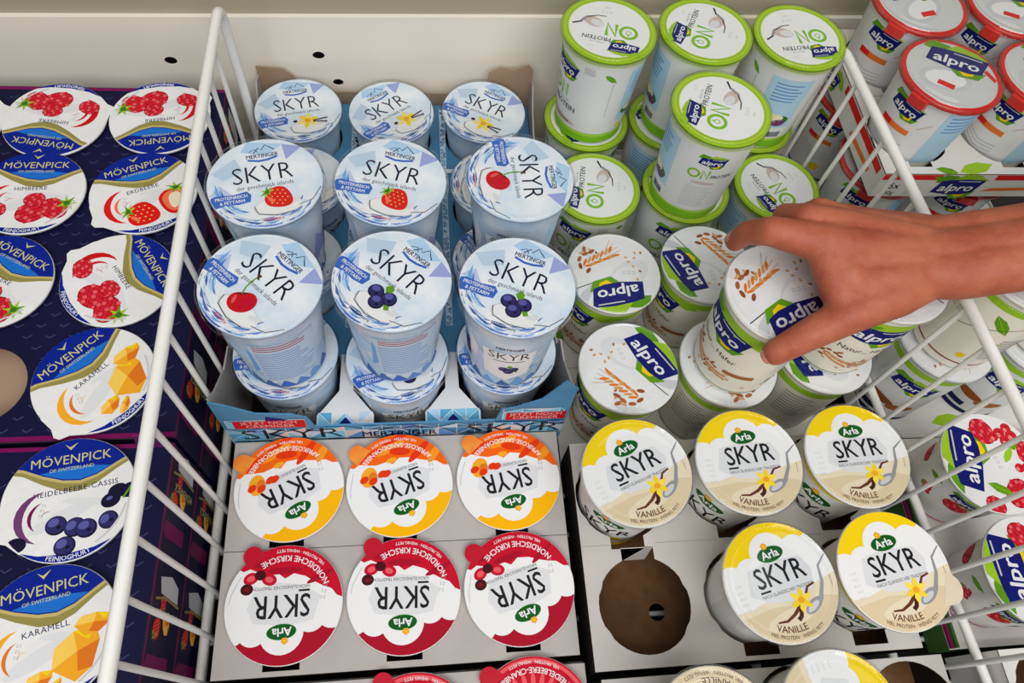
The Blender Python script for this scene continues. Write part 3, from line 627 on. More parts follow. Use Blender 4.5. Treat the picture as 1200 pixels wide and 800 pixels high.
    for x,y,l,r,f,lab in[(.4935,.607,1,19,215,'red-rimmed tub at the back beside the top end of the wire divider'),(.4895,.507,1,-29,205,'red-rimmed tub with a shiny lid at the front left of the white tray'),(.5945,.607,1,-20,215,'red-rimmed tub in the back row at the top right corner'),(.5895,.507,1,-30,205,'red-rimmed tub cut by the right edge of the photo'),
      (.4935,.607,0,0,215,'lower red-rimmed tub behind the divider, under the back of the white tray'),(.4895,.507,0,0,225,'lower red-rimmed tub under the front left of the white tray'),(.59,.507,0,0,240,'lower red-rimmed tub under the front right of the white tray')]:
        cup('red_rimmed_tub',lab,(x,y,.0435 if not l else .162),hr,br,lr,cr,r,f-270,g)
    # ---- almond tubs (two stacks)
    ba=M('ba',lambda:body_mesh('cup_body',.0375,.0435,hh,CREAMP,almond_body(hh),.0465)); b2=M('b2',lambda:body_mesh('cup_body',.0365,.0435,hh,GREYP,almond_body2(hh),.0465))
    g='almond yogurt tubs'
    for x,y,l,r,f,bd,lab in[(.4965,.302,0,20,235,b2,'lower tub with almond print right behind the wire divider'),(.5968,.302,0,20,235,b2,'lower tub with almond print at the right edge below the arm'),(.4985,.304,1,30,240,ba,'upper cream tub with a brown line near its base, below the forearm'),(.599,.304,1,30,235,ba,'upper cream tub at the right edge of the photo')]:
        cup('almond_tub',lab,(x,y,.018 if not l else .1375),hh,bd,lh,ch,r,f-270,g)
    # ---- berry pots
    hy=.084
    by=M('by',lambda:body_mesh('cup_body',.0345,.042,hy,WHITEP,berry_body(hy),.0462)); ly=M('ly',lambda:lid_mesh('foil_lid',berry_lid(),.0475,FOIL))
    for x,y,r,lab in[(.508,.183,79,'berry-print white pot behind the divider, upper of two'),(.5105,.0865,87,'berry-print white pot at the lower right, behind the lower wires')]:
        cup('berry_pot',lab,(x,y,.033),hy,by,ly,None,r,-40,'berry-print pots')
    # ---- movenpick style dessert cups
    hm=.062
    bm=M('bm',lambda:body_mesh('cup_body',.030,.039,hm,WHITEP,None,.0455,lambda b:b.lathe([(.0317,.01),(.038,.052)],ink('mblue'))))
    ml={f:M('ml'+f,lambda f=f:lid_mesh('foil_lid',mov_lid(f),.0475,FOIL,(205,1.14,0,'corner'))) for f in 'hekb'}
    g='blue and white dessert yogurt cups'
    for x,y,f,r,lab in[(-.354,.5585,'h',171,'raspberry yogurt cup with upside-down lettering, back left against the wall'),(-.257,.563,'h',-172,'raspberry yogurt cup with upside-down lettering, back row beside the wire divider'),(-.4475,.553,'h',175,'raspberry yogurt cup just cut off by the left edge, back row'),
      (-.3565,.4678,'h',1,'raspberry yogurt cup reading upright in the second row'),(-.2577,.4677,'e',21,'strawberry yogurt cup with a halved strawberry on its lid'),(-.3655,.3722,'h',-30,'raspberry yogurt cup cut by the left edge in the third row'),(-.265,.3725,'h',-57,'raspberry yogurt cup turned steeply clockwise beside the divider'),
      (-.2675,.2768,'k',45,'caramel yogurt cup leaning lettering upwards, right of the round empty hole'),(-.2675,.178,'b',8,'blueberry-cassis yogurt cup in the front tray'),(-.264,.0823,'k',13,'caramel yogurt cup at the bottom left corner'),(-.366,.17,'b',8,'yogurt cup of which only a sliver shows at the left edge, front tray')]:
        cup('dessert_cup',lab,(x,y,.083+(.0014 if .45<y<.5 else 0)),hm,bm,ml[f],None,r,0,g)
# ---------------------------------------------------------------- trays
CARD=mat('grey_card',(186,180,176),.75,.2,noise=.2,nscale=25,rgb2=(176,170,166),bump=.05,bscale=90)
CARDY=mat('pale_card',(196,193,188),.72,.2,noise=.2,nscale=25,rgb2=(186,183,178),bump=.05,bscale=90)
BROWN=mat('brown_card',(108,78,52),.85,.1,noise=.2,nscale=80,rgb2=(94,66,42),bump=.05,bscale=200)
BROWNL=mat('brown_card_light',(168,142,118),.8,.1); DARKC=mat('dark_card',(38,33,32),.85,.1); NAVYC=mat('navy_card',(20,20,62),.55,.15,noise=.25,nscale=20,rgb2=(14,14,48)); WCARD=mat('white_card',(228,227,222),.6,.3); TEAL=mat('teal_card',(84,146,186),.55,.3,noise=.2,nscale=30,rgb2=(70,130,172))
BLACK=mat('black_plastic',(20,20,22),.5,.4); GREENC=mat('green_card',(60,110,40),.6,.3); MAGC=ink('mag')
def hole(cx,cy,r,nw=.014,nd=.007,back=False,n=40,front=True):
    p=[]
    for i in range(n):
        a=2*PI*i/n-PI/2+PI/n; x,y=r*cos(a),r*sin(a)
        d=abs(((a+PI/2+PI)%(2*PI))-PI)
        if d<.36 and front: continue
        if back and abs(((a-PI/2+PI)%(2*PI))-PI)<.36: continue
        if abs(d-1.05)<.12 or abs(d-2.0)<.12: x*=.972; y*=.972
        p.append((a,cx+x,cy+y))
    q=[(x,y) for a,x,y in p]; 
    if back:
        k=max(range(len(p)),key=lambda i:(p[(i+1)%len(p)][0]-p[i][0]) if i+1<len(p) else -1)
        q[k+1:k+1]=[(cx+nw,cy+r*.93),(cx+nw,cy+r+nd),(cx-nw,cy+r+nd),(cx-nw,cy+r*.93)]
    if front: q+=[(cx-nw,cy-r*.93),(cx-nw,cy-r-nd),(cx+nw,cy-r-nd),(cx+nw,cy-r*.93)]
    return q
def tray(label,x0,x1,y0,y1,zt,holes,top,side,inner,z0=.0,name='display_tray',outline=None,group=None,botholes=(),art=None,sideart=None,wall_top=None):
    t=thing(name,label,'cardboard tray',((x0+x1)/2,(y0+y1)/2,z0)); ox,oy=(x0+x1)/2,(y0+y1)/2
    sh=lambda l:[(x-ox,y-oy) for x,y in l]
    b=MB(); b.prism(sh(outline or [(x0,y0),(x1,y0),(x1,y1),(x0,y1)]),zt-z0-.0012,zt-z0,top,[sh(h) for h in holes],mb=inner,ms=inner)
    if art: b.art(art,lambda x,y,l:(x-ox,y-oy,zt-z0+.0001+l))
    b.build('top_panel',t)
    zw=(wall_top or zt)-z0-.0013; T=.0012
    for k,(a,c) in enumerate((((x0,y0),(x1,y0+T)),((x0,y1-T),(x1,y1)),((x0,y0+T),(x0+T,y1-T)),((x1-T,y0+T),(x1,y1-T)))):
        w=MB(); w.box((a[0]-ox,a[1]-oy,0),(c[0]-ox,c[1]-oy,zw),side)
        if sideart and k in sideart:
            A=sideart[k]
            if k==0: w.art(A,lambda x,y,l:(x-ox,y0-oy-.0002-l,y-z0))
            elif k==3: w.art(A,lambda x,y,l:(x1-ox+.0002+l,x-oy,y-z0))
            elif k==2: w.art(A,lambda x,y,l:(x0-ox-.0002-l,-x-oy,y-z0))
        w.build('side_wall',t)
    w=MB(); w.prism(sh([(x0+T,y0+T),(x1-T,y0+T),(x1-T,y1-T),(x0+T,y1-T)]),0,.001,inner,[[(cx-ox+r*cos(2*PI*i/20),cy-oy+r*sin(2*PI*i/20)) for i in range(20)] for cx,cy,r in botholes]); w.build('base_panel',t)
    return t
def trigrid(A,x0,x1,y0,y1,s,cols,seed=1,clipf=None):
    q=random.Random(seed); nx=int((x1-x0)/s)+1; ny=int((y1-y0)/s)+1
    for i in range(nx):
        for j in range(ny):
            x=x0+i*s;y=y0+j*s; X=min(x+s,x1);Y=min(y+s,y1)
            for tri in([(x,y),(X,y),(X,Y)],[(x,y),(X,Y),(x,Y)]) if (i+j)%2 else ([(x,y),(X,y),(x,Y)],[(X,y),(X,Y),(x,Y)]):
                if q.random()<.62: A.add(tri,[(0,1,2)],q.choice(cols))
            A.line([(x,y),(X,Y)] if (i+j)%2 else [(X,y),(x,Y)],.0005,'white'); A.line([(x,y),(X,y)],.0005,'white'); A.line([(x,y),(x,Y)],.0005,'white')
def trays():
    # apricot / cherry tray with crease between the two rows
    hs=[hole(x,y,.0415,.0145,.009) for x,y in((-.1225,.2042),(-.0258,.2033),(.0727,.2045),(-.1204,.1064),(-.0225,.1077),(.0752,.1082))]
    A=Art(); A.rect(-.174,.1515,.122,.1520,'charcoal')
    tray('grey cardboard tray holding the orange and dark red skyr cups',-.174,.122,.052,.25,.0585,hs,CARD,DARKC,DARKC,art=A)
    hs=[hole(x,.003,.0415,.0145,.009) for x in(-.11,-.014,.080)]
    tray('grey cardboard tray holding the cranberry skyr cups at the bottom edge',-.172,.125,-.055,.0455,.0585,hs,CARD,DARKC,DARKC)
    # vanilla trays
    hv=[hole(.1715,.182,.041,.015,.008),hole(.2697,.187,.041,.015,.008),hole(.3677,.1885,.041,.015,.008),hole(.179,.0862,.0395,.0145,.008,True,front=False),hole(.2725,.0885,.041,.015,.007),hole(.3695,.0915,.041,.015,.008)]
    A=Art(); [A.rect(x0,.1366,x1,.1371,'grey') for x0,x1 in((.131,.155),(.196,.252),(.288,.35),(.386,.413))]
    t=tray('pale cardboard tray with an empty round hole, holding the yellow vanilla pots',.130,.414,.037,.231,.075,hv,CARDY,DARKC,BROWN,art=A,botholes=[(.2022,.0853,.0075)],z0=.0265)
    f=MB(); f.prism([(-.0145,0),(.0145,0),(.0125,.024),(-.0125,.024)],0,.0008,mat('flap_card',(172,168,164),.8),fn=lambda x,y,z:(x+.179-.272,.1336-.134-y*.2-z,.0474-y)); f.build('folded_flap',t)
    hv=[hole(.200,-.014,.041,.015,.007),hole(.2958,-.009,.041,.015,.007),hole(.392,-.012,.040,.015,.006)]
    tray('pale cardboard tray with a dark empty hole at the bottom right edge',.134,.428,-.062,.031,.075,hv,CARDY,DARKC,BROWN,z0=.0265)
    # dessert trays, two layers
    def chev(x0,x1,y0,y1,pots):
        A=Art(); n=0; y=y0+.008
        while y<y1-.006:
            x=x0+.008+(.009 if n%2 else 0)
            while x<x1-.006:
                if all(math.hypot(x-a,y-b)>.0465 for a,b in pots): A.line([(x-.0032,y+.0022),(x,y),(x+.0042,y+.003)],.0011,'chev')
                x+=.018
            y+=.0105; n+=1
        return A
    def side(y0,y1,z0,h):
        A=Art(); q=random.Random(int(y0*1000)+7); A.rect(y0,z0+h-.004,y1,z0+h-.0005,'violet')
        y=y0+.02
        while y<y1-.04:
            A.poly([(y,z0+.016),(y+.012,z0+.016),(y+.012,z0+h-.008),(y+.004,z0+h-.004),(y,z0+h-.01)],'violet')
            A.sub(strawberry,y+.03,z0+h*.72,.009,q.uniform(-60,60)); A.sub(caramel,y+.034,z0+h*.42,.008,30); A.sub(raspberry,y+.048,z0+h*.6,.007,0)
            A.poly([(y+.052,z0+.01),(y+.055,z0+.05),(y+.066,z0+.055),(y+.07,z0+.03),(y+.064,z0+.012)],'lgrey'); A.line([(y+.05,z0+.006),(y+.053,z0+.04),(y+.05,z0+.06)],.002,'gold')
            A.text('MÖVENPICK',y+.044,z0+.03,.006,'goldt',rot=90,w=.045); y+=.095
        return A
    for z0,lay in((0.0,'lower'),(.0705,'upper')):
        top=lay=='upper'
        P1=((-.4475,.553),(-.354,.5585),(-.257,.563),(-.3565,.4678),(-.2577,.4677),(-.3655,.3722),(-.265,.3725),(-.2675,.2768)); P2=((-.366,.17),(-.2675,.178),(-.264,.0823))
        hs=[hole(x,y,.0412,.013,.004) for x,y in P1]+[[(-.356+.0355*cos(2*PI*i/36),.2755+.0345*sin(2*PI*i/36)) for i in range(36)]] if top else []
        A=chev(-.5,-.2,.226,.607,P1+((-.356,.2755),)) if top else None
        if A: A.rect(-.5,.6025,-.2,.6065,'violet'); A.rect(-.5,.2265,-.2,.2305,'violet')
        ta=tray('navy cardboard tray with chevron pattern and a round empty hole at its left' if top else 'navy cardboard tray below the chevron tray, seen through the left wires',-.5,-.2,.226,.607,z0+.0695,hs,NAVYC,NAVYC,BROWN,z0=z0,art=A,sideart={3:side(.226,.607,z0,.0695)})
        if top: f=MB(); f.box((-.14,-.187,.045),(.02,-.090,.046),BROWNL); f.build('inner_panel',ta)
        hs=[hole(x,y,.0412,.013,.004) for x,y in P2] if top else []
        A=chev(-.5,-.2,-.06,.216,P2) if top else None
        if A: A.rect(-.5,.2179,-.2,.2213,'violet')
        tt=tray('navy cardboard tray at the lower left holding the blueberry-cassis cup' if top else 'navy cardboard tray under the front chevron tray, seen through the left wires',-.5,-.2,-.06,.2215,z0+.0695,hs,NAVYC,NAVYC,BROWN,z0=z0,art=A,sideart={3:side(-.06,.2215,z0,.0695)})
        if top:
            f=MB(); f.prism([(0,0),(.027,.0),(.026,.018),(.004,.022)],0,.0012,BROWNL,fn=lambda x,y,z:(x+.1225,y*.1+.1375+z*.1,y*.9+.0695),mb=mat('violet_card',(96,22,92),.6)); f.build('bent_flap',tt)
    # blue tray
    cx=(-.1235,-.0255,.0735)
    # plate keeps its holes only where they lie inside; front cups stand in cut-outs
    t=thing('display_tray','pale blue cardboard tray with SKYR lettering holding the blue-white pots','cardboard tray',(-.025,.456,0))
    fr=[(-.1238,.312),(-.0257,.306),(.0738,.3104)]
    # top panel with scalloped front edge around the three front pots
    def scallop(c,r=.0445):
        x0,y0=c; return [(x0+r*cos(a),y0+r*sin(a)) for a in[PI+.0-(PI)*i/18 for i in range(19)]]
    edge=[(.1265,.312)]
    o=[(-.175,.312)]+[]
    o=[]; 
    for i,c in enumerate(fr):
        o+=scallop(c)
        if i<2:
            xr=(fr[i][0]+fr[i+1][0])/2
            o+=[(fr[i][0]+.0445,.29),(xr-.026,.268),(xr-.026,.2575),(xr+.026,.2575),(xr+.026,.268),(fr[i+1][0]-.0445,.29)]
    o+=[(.1255,.312),(.1255,.657),(-.1755,.657),(-.1755,.312)]
    ox,oy=-.025,.456; sh=lambda l:[(x-ox,y-oy) for x,y in l]
    hs3=[hole(x,y,.0422,.012,.003) for x,y in((-.1225,.409),(-.0256,.408),(.0735,.408),(-.1225,.506),(-.0256,.506),(.0745,.504),(-.1304,.6045),(-.0315,.6033),(.0694,.6065))]
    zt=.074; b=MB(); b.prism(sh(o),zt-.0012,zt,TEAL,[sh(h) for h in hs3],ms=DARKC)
    A=Art()
    for xr in(-.0745,.024):
        A.rect(xr-.0255,.258,xr+.0255,.268,'pgrey'); A.poly([(xr-.025,.268),(xr+.025,.268),(xr+.0065,.292),(xr+.0055,.33),(xr-.0055,.33),(xr-.0065,.292)],'pgrey')
        trigrid(A,xr-.0245,xr+.0245,.2582,.2702,.0122,('tealb','tealb2','tealb2','lblue'),int(xr*1000)+500); A.poly([(xr-.006,.2585),(xr+.006,.2585),(xr,.2655)],'anavy')
        trigrid(A,xr-.0028,xr+.0028,.36,.65,.0056,('tealb','lblue'),int(xr*1000)+700)
    A.rect(-.17,.553,.12,.5585,'pgrey')
    b.art(A,lambda x,y,l:(x-ox,y-oy,zt+.0001+l)); b.build('top_panel',t)
    # front wall with raised corner flaps
    prof=[(-.178,0),(.128,0),(.128,.150),(.116,.164),(.1,.128),(.078,.112),(.066,.108),(.062,.084),(-.100,.084),(-.104,.104),(-.116,.112),(-.145,.116),(-.165,.134),(-.178,.142)]
    A=Art(); trigrid(A,-.177,.127,.006,.083,.017,('tealb','tealb2','skyp','tealb','peach','mid'),8)
    trigrid(A,-.174,-.106,.086,.103,.017,('tealb','tealb2','skyp'),9); trigrid(A,.068,.124,.086,.11,.017,('tealb','tealb2','skyp'),10); A.poly([(-.14,.1),(-.12,.102),(-.138,.11)],'anavy')
    A.text('SKYR',-.122,.0595,.021,'charcoal',w=.088,bold=-.01); A.text('SKYR',.080,.0595,.021,'charcoal',w=.088,bold=-.01)
    A.text('MERTINGER',-.026,.0585,.011,'navy',w=.068,bold=.02); A.line([(-.045,.072),(-.03,.080),(-.024,.075),(-.012,.081),(-.004,.074)],.0016,'navy')
    for x0,x1,r in((-.168,-.107,0),(.071,.126,0)):
        A.rect(x0,.085,x1,.1015,'red'); A.text('JETZT NOCH',(x0+x1)/2,.0945,.0058,'peach',w=.048); A.text('CREMIGER',(x0+x1)/2,.0866,.0058,'peach',w=.042)
    b=MB(); b.prism([(x-ox,z) for x,z in prof],0,.0015,TEAL,fn=lambda x,z,d:(x,.2549-oy-d,z),mb=CARD); b.art(A,lambda x,y,l:(x-ox,.2549-.0016-oy-l-.0001,y)); b.build('front_wall',t)
    for x in(-.178,.1265):
        b=MB(); pr=[(.2555,0),(.659,0),(.659,.112),(.645,.118),(.625,.1),(.6,.09),(.33,.082),(.325,.106),(.3,.110),(.27,.13),(.2555,.146)]
        b.prism([(y-oy,z) for y,z in pr],0,.0015,CARD,fn=lambda y,z,d,x=x:(x-ox+d,y,z),ms=CARD,mb=CARD); b.build('side_wall',t)
    b=MB(); pr=[(-.178,0),(.128,0),(.128,.125),(.122,.134),(.105,.126),(.09,.13),(.078,.122),(.075,.09),(-.13,.09),(-.14,.112),(-.15,.122),(-.178,.124)]
    b.prism([(x-ox,z) for x,z in pr],0,.0015,BROWNL,fn=lambda x,z,d:(x,.661-oy-d,z),ms=BROWNL,mb=BROWNL); b.build('back_wall',t)
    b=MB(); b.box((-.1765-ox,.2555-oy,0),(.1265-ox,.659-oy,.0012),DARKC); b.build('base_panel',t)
    # white open trays under oat and protein tubs
    def flat(label,x0,x1,y0,y1,h,art,z0=0,m=WCARD,lip=.012,sideart=None):
        ox,oy=(x0+x1)/2,(y0+y1)/2; t=thing('display_tray',label,'cardboard tray',(ox,oy,z0))
        b=MB(); b.box((x0-ox,y0-oy,0),(x1-ox,y1-oy,h),m); b.art(art,lambda x,y,l:(x-ox,y-oy,h+.0001+l)); b.build('floor_panel',t)
        for k,(a,c) in enumerate((((x0,y0-.0015),(x1,y0)),((x0,y1),(x1,y1+.0015)),((x0-.0015,y0),(x0,y1)),((x1,y0),(x1+.0015,y1)))):
            w=MB(); w.box((a[0]-ox,a[1]-oy,0),(c[0]-ox,c[1]-oy,lip),m)
            if sideart and k in sideart:
                if k==0: w.art(sideart[0],lambda x,y,l:(x-ox,y0-.0015-oy-.0002-l,y-z0))
                if k==2: w.art(sideart[2],lambda x,y,l:(x0-.0015-ox-.0002-l,-x-oy,y-z0))
            w.build('rim_wall',t)
        return t
    A=Art(); A.sub(leafshape,.145,.395,.022,120,'leaf'); A.sub(leafshape,.225,.252,.018,5,'leaf2'); A.rect(.135,.3435,.415,.3441,'grey'); A.sub(leafshape,.33,.26,.014,10,'leaf')
    flat('white cardboard tray with green leaf print under the oat tubs',.134,.418,.236,.4475,.0028,A,lip=.010)
    A=Art(); A.sub(leafshape,.142,.46,.014,60,'leaf')
    flat('white cardboard tray at the wall under the green-rimmed protein tubs',.134,.412,.4515,.648,.0028,A,lip=.010)
    # red-rimmed tubs' tray, raised on the lower tubs
    F=Art(); z=.1605
    F.rect(.4495,z+.025,.512,z+.0325,'rstripe'); F.rect(.57,z+.025,.70,z+.0325,'rstripe'); F.poly([(.565,z+.008),(.70,z+.012),(.70,z+.017),(.575,z+.013)],'ostripe')
    F.text('6x',.468,z+.012,.0085,'navy',bold=.01); F.text('500g',.465,z+.003,.0055,'charcoal'); F.poly([(.482,z+.003),(.49,z+.003),(.494,z+.018),(.487,z+.018)],'lgrey')
    F.sub(leafshape,.513,z+.027,.01,160,'leaf'); F.sub(leafshape,.545,z+.028,.012,10,'leaf2'); F.sub(alpro,.536,z+.0135,.024)
    S=Art(); S.rect(-.575,z+.022,-.462,z+.031,'rstripe'); S.poly([(-.53,z+.006),(-.475,z+.01),(-.475,z+.015),(-.53,z+.012)],'ostripe'); S.sub(leafshape,-.59,z+.022,.014,-20,'leaf2'); S.sub(alpro,-.61,z+.014,.018)
    P=Art(); P.sub(leafshape,.548,.459,.02,12,'leaf2'); P.sub(leafshape,.515,.457,.012,165,'leaf'); P.rect(.452,.5565,.7,.5571,'grey')
    hs=[hole(x,y,.0415,.012,.004) for x,y in((.4935,.607),(.4895,.507),(.5945,.607),(.5895,.507))]
    tray('white tray with red stripes and blue alpro logo carrying the red-rimmed tubs',.449,.70,.4525,.658,.1945,hs,WCARD,WCARD,BROWN,z0=z,art=P,sideart={0:F,2:S})
    flat('white cardboard tray under the lower red-rimmed tubs, seen through the right wires',.449,.70,.4525,.655,.0425,Art(),lip=.046)
    P=Art(); P.sub(leafshape,.5,.27,.014,5,'leaf2'); P.sub(leafshape,.56,.262,.02,5,'leaf2')
    flat('white cardboard tray with leaf print under the almond tubs, behind the divider',.4615,.70,.244,.445,.0165,P,lip=.022)
    # berry tray
    P=Art(); P.rect(.446,.04,.4505,.235,'mag')
    for yy in(.13,): P.rect(.452,yy,.62,yy+.0006,'grey')
    S=Art(); S.rect(-.235,.004,-.03,.02,'mag'); S.rect(-.235,.021,-.03,.03,'white')
    t=tray('white tray with green and magenta edge holding the berry pots',.4665,.64,.036,.238,.032,[],WCARD,GREENC,BROWN,art=None)
    b=MB(); b.box((-.0845,-.1,.0322),(-.0822,.1,.0405),GREENC); b.box((-.0821,-.1,.0322),(-.0807,.1,.041),WCARD); b.box((-.0866,-.1,.0322),(-.0846,.1,.036),MAGC)
    A=Art(); A.ell(-.07,-.068,.007,.004,'mag',rot=80); A.text('NEW',-.07,-.068,.0035,'white',rot=100,bold=.02); A.ell(-.071,-.05,.005,.009,'lgrey'); A.ring(.004,.0048,'leafd',cx=-.071,cy=-.05,n=16)
    b.art(A,lambda x,y,l:(x,y,.0323+l)); b.build('edge_strip',t)
    hs=[hole(.519,-.004,.034,.012,.004)]
    tray('white cardboard tray with an empty grey hole at the bottom right corner',.4805,.64,-.06,.031,.075,hs,WCARD,WCARD,BROWN)
# ---------------------------------------------------------------- setting + dividers
def setting():
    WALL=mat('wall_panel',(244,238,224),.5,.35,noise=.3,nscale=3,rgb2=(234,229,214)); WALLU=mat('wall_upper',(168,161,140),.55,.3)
    HOLE_SHADE=mat('hole_shade_black',(8,8,8),.9,.1)
    b=MB(); L=1.6; ang=R(2.3); c,s=cos(ang),sin(ang)
    fn0=lambda x,z,d:(x*c+(d)*s*-1, .6715+x*s*1.0+d*c*1.0-.0, z)
    def fn(x,z,d): return fn0(x,z,-d)
    def un(px): return px
    hl=[]
    for hx,hz,r in((-.266,.126,.0066),(-.110,.132,.0066),(-.093,.094,.006),(.30,.135,.006)):
        hl.append([(hx+r*cos(2*PI*i/16),hz+r*.8*sin(2*PI*i/16)) for i in range(16)])
    b.prism([(-.9,-.05),(1.1,-.05),(1.1,.181),(-.9,.181)],-.004,-.0025,WALL,hl,fn=fn)
    b.prism([(-.9,-.05),(1.1,-.05),(1.1,.175),(-.9,.175)],-.008,-.006,HOLE_SHADE,fn=fn)  # black sheet behind the panel, paints the shade inside its holes
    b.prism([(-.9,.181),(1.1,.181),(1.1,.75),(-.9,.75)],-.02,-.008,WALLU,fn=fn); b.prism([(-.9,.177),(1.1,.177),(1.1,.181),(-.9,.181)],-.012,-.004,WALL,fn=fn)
    struct(b.build('wall_back'))
    b=MB(); b.box((-.9,-.5,-.06),(1.1,.75,-.05),mat('deck_dark',(30,30,32),.6,.3)); struct(b.build('floor'))
    WIRE=mat('white_wire',(244,244,240),.35,.5)
    t=thing('wire_shelf','white wire shelf under the trays, one wire visible in the empty hole','shelf',(0,.3,-.008))
    b=MB(); y=-.3675
    while y<.36: b.tube([(-.55,y,.0045),(.72,y,.0045)],.0025,WIRE,8); y+=.0389
    b.build('cross_wires',t); b=MB()
    for x in(-.5,-.2,.1,.3,.436,.65): b.tube([(x,-.37,-.0025),(x,.37,-.0025)],.0045,WIRE,10)
    b.build('support_rods',t)
    for x in(-.5,.1,.65):
        for y in(-.3,.3): b=MB(); b.tube([(x,y,-.042),(x,y,-.006)],.006,WIRE,8); b.build('foot',t)
    # dividers
    def divider(label,xa,xb,ya,yb,zt,pitch,yfirst,zm,zb,sgn):
        t=thing('wire_divider',label,'wire divider',(xa,yb,0)); X=lambda y:(xa+(xb-xa)*(y-ya)/(yb-ya))-xa
        rail=MB(); pts=[(X(ya),ya-yb,zt)]+[(X(yb-.012),-.012,zt)]
        for i in range(1,6): a=R(90*i/5); pts.append((X(yb),-.012+.016*sin(a),zt-.016+.016*cos(a)))
        pts+=[(X(yb),.004,zb)]
        rail.tube(pts,.0048,WIRE,12); rail.build('top_rail',t)
        w=0; y=yfirst
        while y>ya+.005:
            b=MB(); x=X(y); b.tube([(x,y-yb,zt-.002),(x,y-yb,zb)],.0024,WIRE,8); b.build('upright_wire',t); y-=pitch
        for z in zm:
            b=MB(); b.tube([(X(ya)+sgn*.0075,ya-yb,z),(X(yb)+sgn*.0068,0.0,z)],.0042,WIRE,10); b.build('lower_rail',t)
    divider('white wire divider between the navy dessert trays and the blue skyr pots',-.184,-.184,-.12,.611,.236,.0365,.5625,(.024,),.001,-1)
    divider('white wire divider right of the green and yellow pots, under the forearm',.4713,.4268,-.10,.588,.229,.03703,.578,(.060,),.001,1)
# ---------------------------------------------------------------- hand
def hand():
    SK=bpy.data.materials.new('skin'); SK.use_nodes=True; nt=SK.node_tree; b=nt.nodes['Principled BSDF']
    tc=nt.nodes.new('ShaderNodeTexCoord')
    n=nt.nodes.new('ShaderNodeTexNoise'); n.inputs['Scale'].default_value=32; n.inputs['Detail'].default_value=7; n.inputs['Roughness'].default_value=.62; nt.links.new(tc.outputs['Object'],n.inputs['Vector'])
    cr=nt.nodes.new('ShaderNodeValToRGB'); e=cr.color_ramp.elements; e[0].position=.3; e[0].color=lin((160,76,54)); e[1].position=.7; e[1].color=lin((190,112,82))
    nt.links.new(n.outputs['Fac'],cr.inputs['Fac']); nt.links.new(cr.outputs['Color'],b.inputs['Base Color'])
    b.inputs['Roughness'].default_value=.5; b.inputs['Specular IOR Level'].default_value=.3
    b.inputs['Subsurface Weight'].default_value=.12; b.inputs['Subsurface Radius'].default_value=(.010,.004,.002); b.inputs['Subsurface Scale'].default_value=.4
    v=nt.nodes.new('ShaderNodeTexVoronoi'); v.inputs['Scale'].default_value=700; nt.links.new(tc.outputs['Object'],v.inputs['Vector'])
    n2=nt.nodes.new('ShaderNodeTexNoise'); n2.inputs['Scale'].default_value=140; n2.inputs['Detail'].default_value=6; nt.links.new(tc.outputs['Object'],n2.inputs['Vector'])
    mx=nt.nodes.new('ShaderNodeMath'); mx.operation='MULTIPLY_ADD'; mx.inputs[1].default_value=.25; nt.links.new(v.outputs['Distance'],mx.inputs[0]); nt.links.new(n2.outputs['Fac'],mx.inputs[2])
    bp=nt.nodes.new('ShaderNodeBump'); bp.inputs['Strength'].default_value=.6; bp.inputs['Distance'].default_value=.001; nt.links.new(mx.outputs[0],bp.inputs['Height']); nt.links.new(bp.outputs['Normal'],b.inputs['Normal'])
    bm=bmesh.new()
    def cap(a,ra,c,rc,fl=None):
        B=bmesh.new()
        for p,r in((a,ra),(c,rc)):
            m=Matrix.Translation(p); bmesh.ops.create_icosphere(B,subdivisions=3,radius=r,matrix=m)
        h=bmesh.ops.convex_hull(B,input=B.verts); bmesh.ops.delete(B,geom=list({g for g in h['geom_interior'] if isinstance(g,bmesh.types.BMVert)}),context='VERTS')
        me=bpy.data.meshes.new('c'); B.to_mesh(me); B.free(); bm.from_mesh(me); bpy.data.meshes.remove(me)
    def chain(L):
        for (a,ra),(c,rc) in zip(L[:-1],L[1:]): cap(Vector(a),ra,Vector(c),rc)
    W=(.388,.290,.288)
    F=HANDJ
    for k,L in F.items(): chain(L)
    tmp=bpy.data.meshes.new('h'); bm.to_mesh(tmp); bm.free()
    o=bpy.data.objects.new('h',tmp); COL.objects.link(o)
    m=o.modifiers.new('r','REMESH'); m.mode='VOXEL'; m.voxel_size=.0013; m.use_smooth_shade=True
    s=o.modifiers.new('s','SMOOTH'); s.factor=.5; s.iterations=22
    dg=bpy.context.evaluated_depsgraph_get(); me=bpy.data.meshes.new_from_object(o.evaluated_get(dg)); bpy.data.objects.remove(o)
    me.name='person'; me.materials.clear(); me.materials.append(SK)
    for p in me.polygons: p.use_smooth=True
    h=bpy.data.objects.new('person',me); COL.objects.link(h)
    h['label']='bare right hand and forearm of a person gripping an oat tub from the right'; h['category']='person'
    NAIL=mat('nail',(206,136,114),.25,.6)
    for c,nrm,d,L,w in NAILS:
        b=MB(); nrm=Vector(nrm).normalized(); d=Vector(d); d=(d-nrm*d.dot(nrm)).normalized(); q=d.cross(nrm); V=[];Fc=[]
        N=8
        for i in range(N+1):
            for j in range(N+1):
                u=-1+2*i/N; w_=-1+2*j/N
                k=1-.22*max(0,abs(u))**4
                x=q*(w*w_*k); hgt=-(w_*w_)*w*.32-(max(0,u)**2)*.0006
                V.append(Vector(c)+d*(L*u)+x+nrm*hgt)
        for i in range(N):
            for j in range(N): Fc.append((i*(N+1)+j,(i+1)*(N+1)+j,(i+1)*(N+1)+j+1,i*(N+1)+j+1))
        b.add(V,Fc,NAIL,True); b.build('fingernail',h)
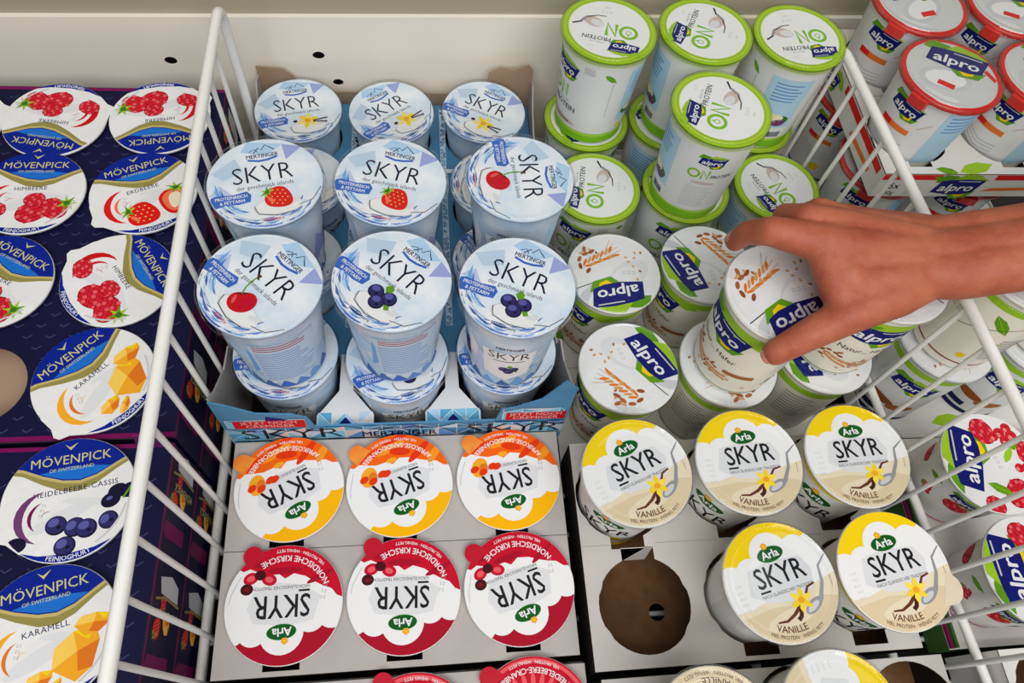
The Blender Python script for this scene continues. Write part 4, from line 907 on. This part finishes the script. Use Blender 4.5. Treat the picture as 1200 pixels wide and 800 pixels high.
HANDJ={
 'index':[((.374,.294,.286),.0150),((.3000,.3035,.2875),.0155),((.2585,.3150,.2885),.0115),((.2488,.3270,.2705),.0095),((.2475,.3325,.2505),.0079)],
 'middle':[((.378,.304,.285),.0150),((.316,.3195,.287),.0140),((.2885,.3268,.2905),.0105),((.2830,.3430,.272),.0092),((.289,.3475,.252),.008)],
 'ring':[((.384,.314,.281),.0150),((.327,.326,.282),.0135),((.305,.339,.283),.0099),((.302,.348,.265),.0087),((.304,.3435,.246),.0078)],
 'little':[((.388,.3195,.279),.0150),((.343,.3315,.2755),.0130),((.328,.343,.273),.0090),((.327,.343,.257),.0077),((.321,.336,.243),.0068)],
 'knuckles':[((.3000,.3045,.2865),.0145),((.316,.318,.286),.0138),((.327,.325,.281),.0132),((.343,.330,.2745),.0125)],
 'thumb':[((.374,.276,.281),.0165),((.348,.2655,.276),.0175),((.3115,.2535,.269),.0150),((.284,.2448,.2545),.0124),((.2632,.2388,.2385),.0102)],
 'web':[((.350,.272,.279),.0165),((.3075,.2655,.273),.0135),((.3000,.2800,.279),.0122),((.2965,.2960,.2845),.0130)],
 'web2':[((.325,.262,.273),.0140),((.312,.280,.280),.0145),((.305,.296,.284),.0140)],
 'palm':[((.365,.290,.283),.0180),((.318,.292,.2835),.0155)],
 'palm2':[((.370,.302,.280),.0185),((.328,.310,.2815),.0155)],
 'palm3':[((.358,.276,.280),.0180),((.325,.276,.2790),.0155)],
 'palm4':[((.376,.314,.278),.0165),((.342,.322,.277),.0150)],
 'wristA':[((.372,.279,.282),.0180),((.396,.277,.286),.0200),((.44,.278,.297),.0208),((.53,.276,.32),.024),((.68,.262,.365),.031)],
 'wristB':[((.378,.313,.279),.0165),((.402,.3125,.283),.0180),((.44,.309,.294),.0200),((.53,.307,.315),.0245),((.68,.30,.36),.032)],
 'wristC':[((.378,.294,.283),.0205),((.41,.294,.288),.0215),((.44,.293,.2975),.0220),((.53,.291,.321),.0255),((.68,.282,.37),.032)],
}
NAILS=[((.2553,.2345,.2400),(-.75,-.5,.4),(-.6,-.1,-.6),.0056,.0056),((.2400,.3355,.2550),(-.9,.35,.2),(.05,.1,-1),.0055,.0050)]
setting(); trays(); cups(); hand()
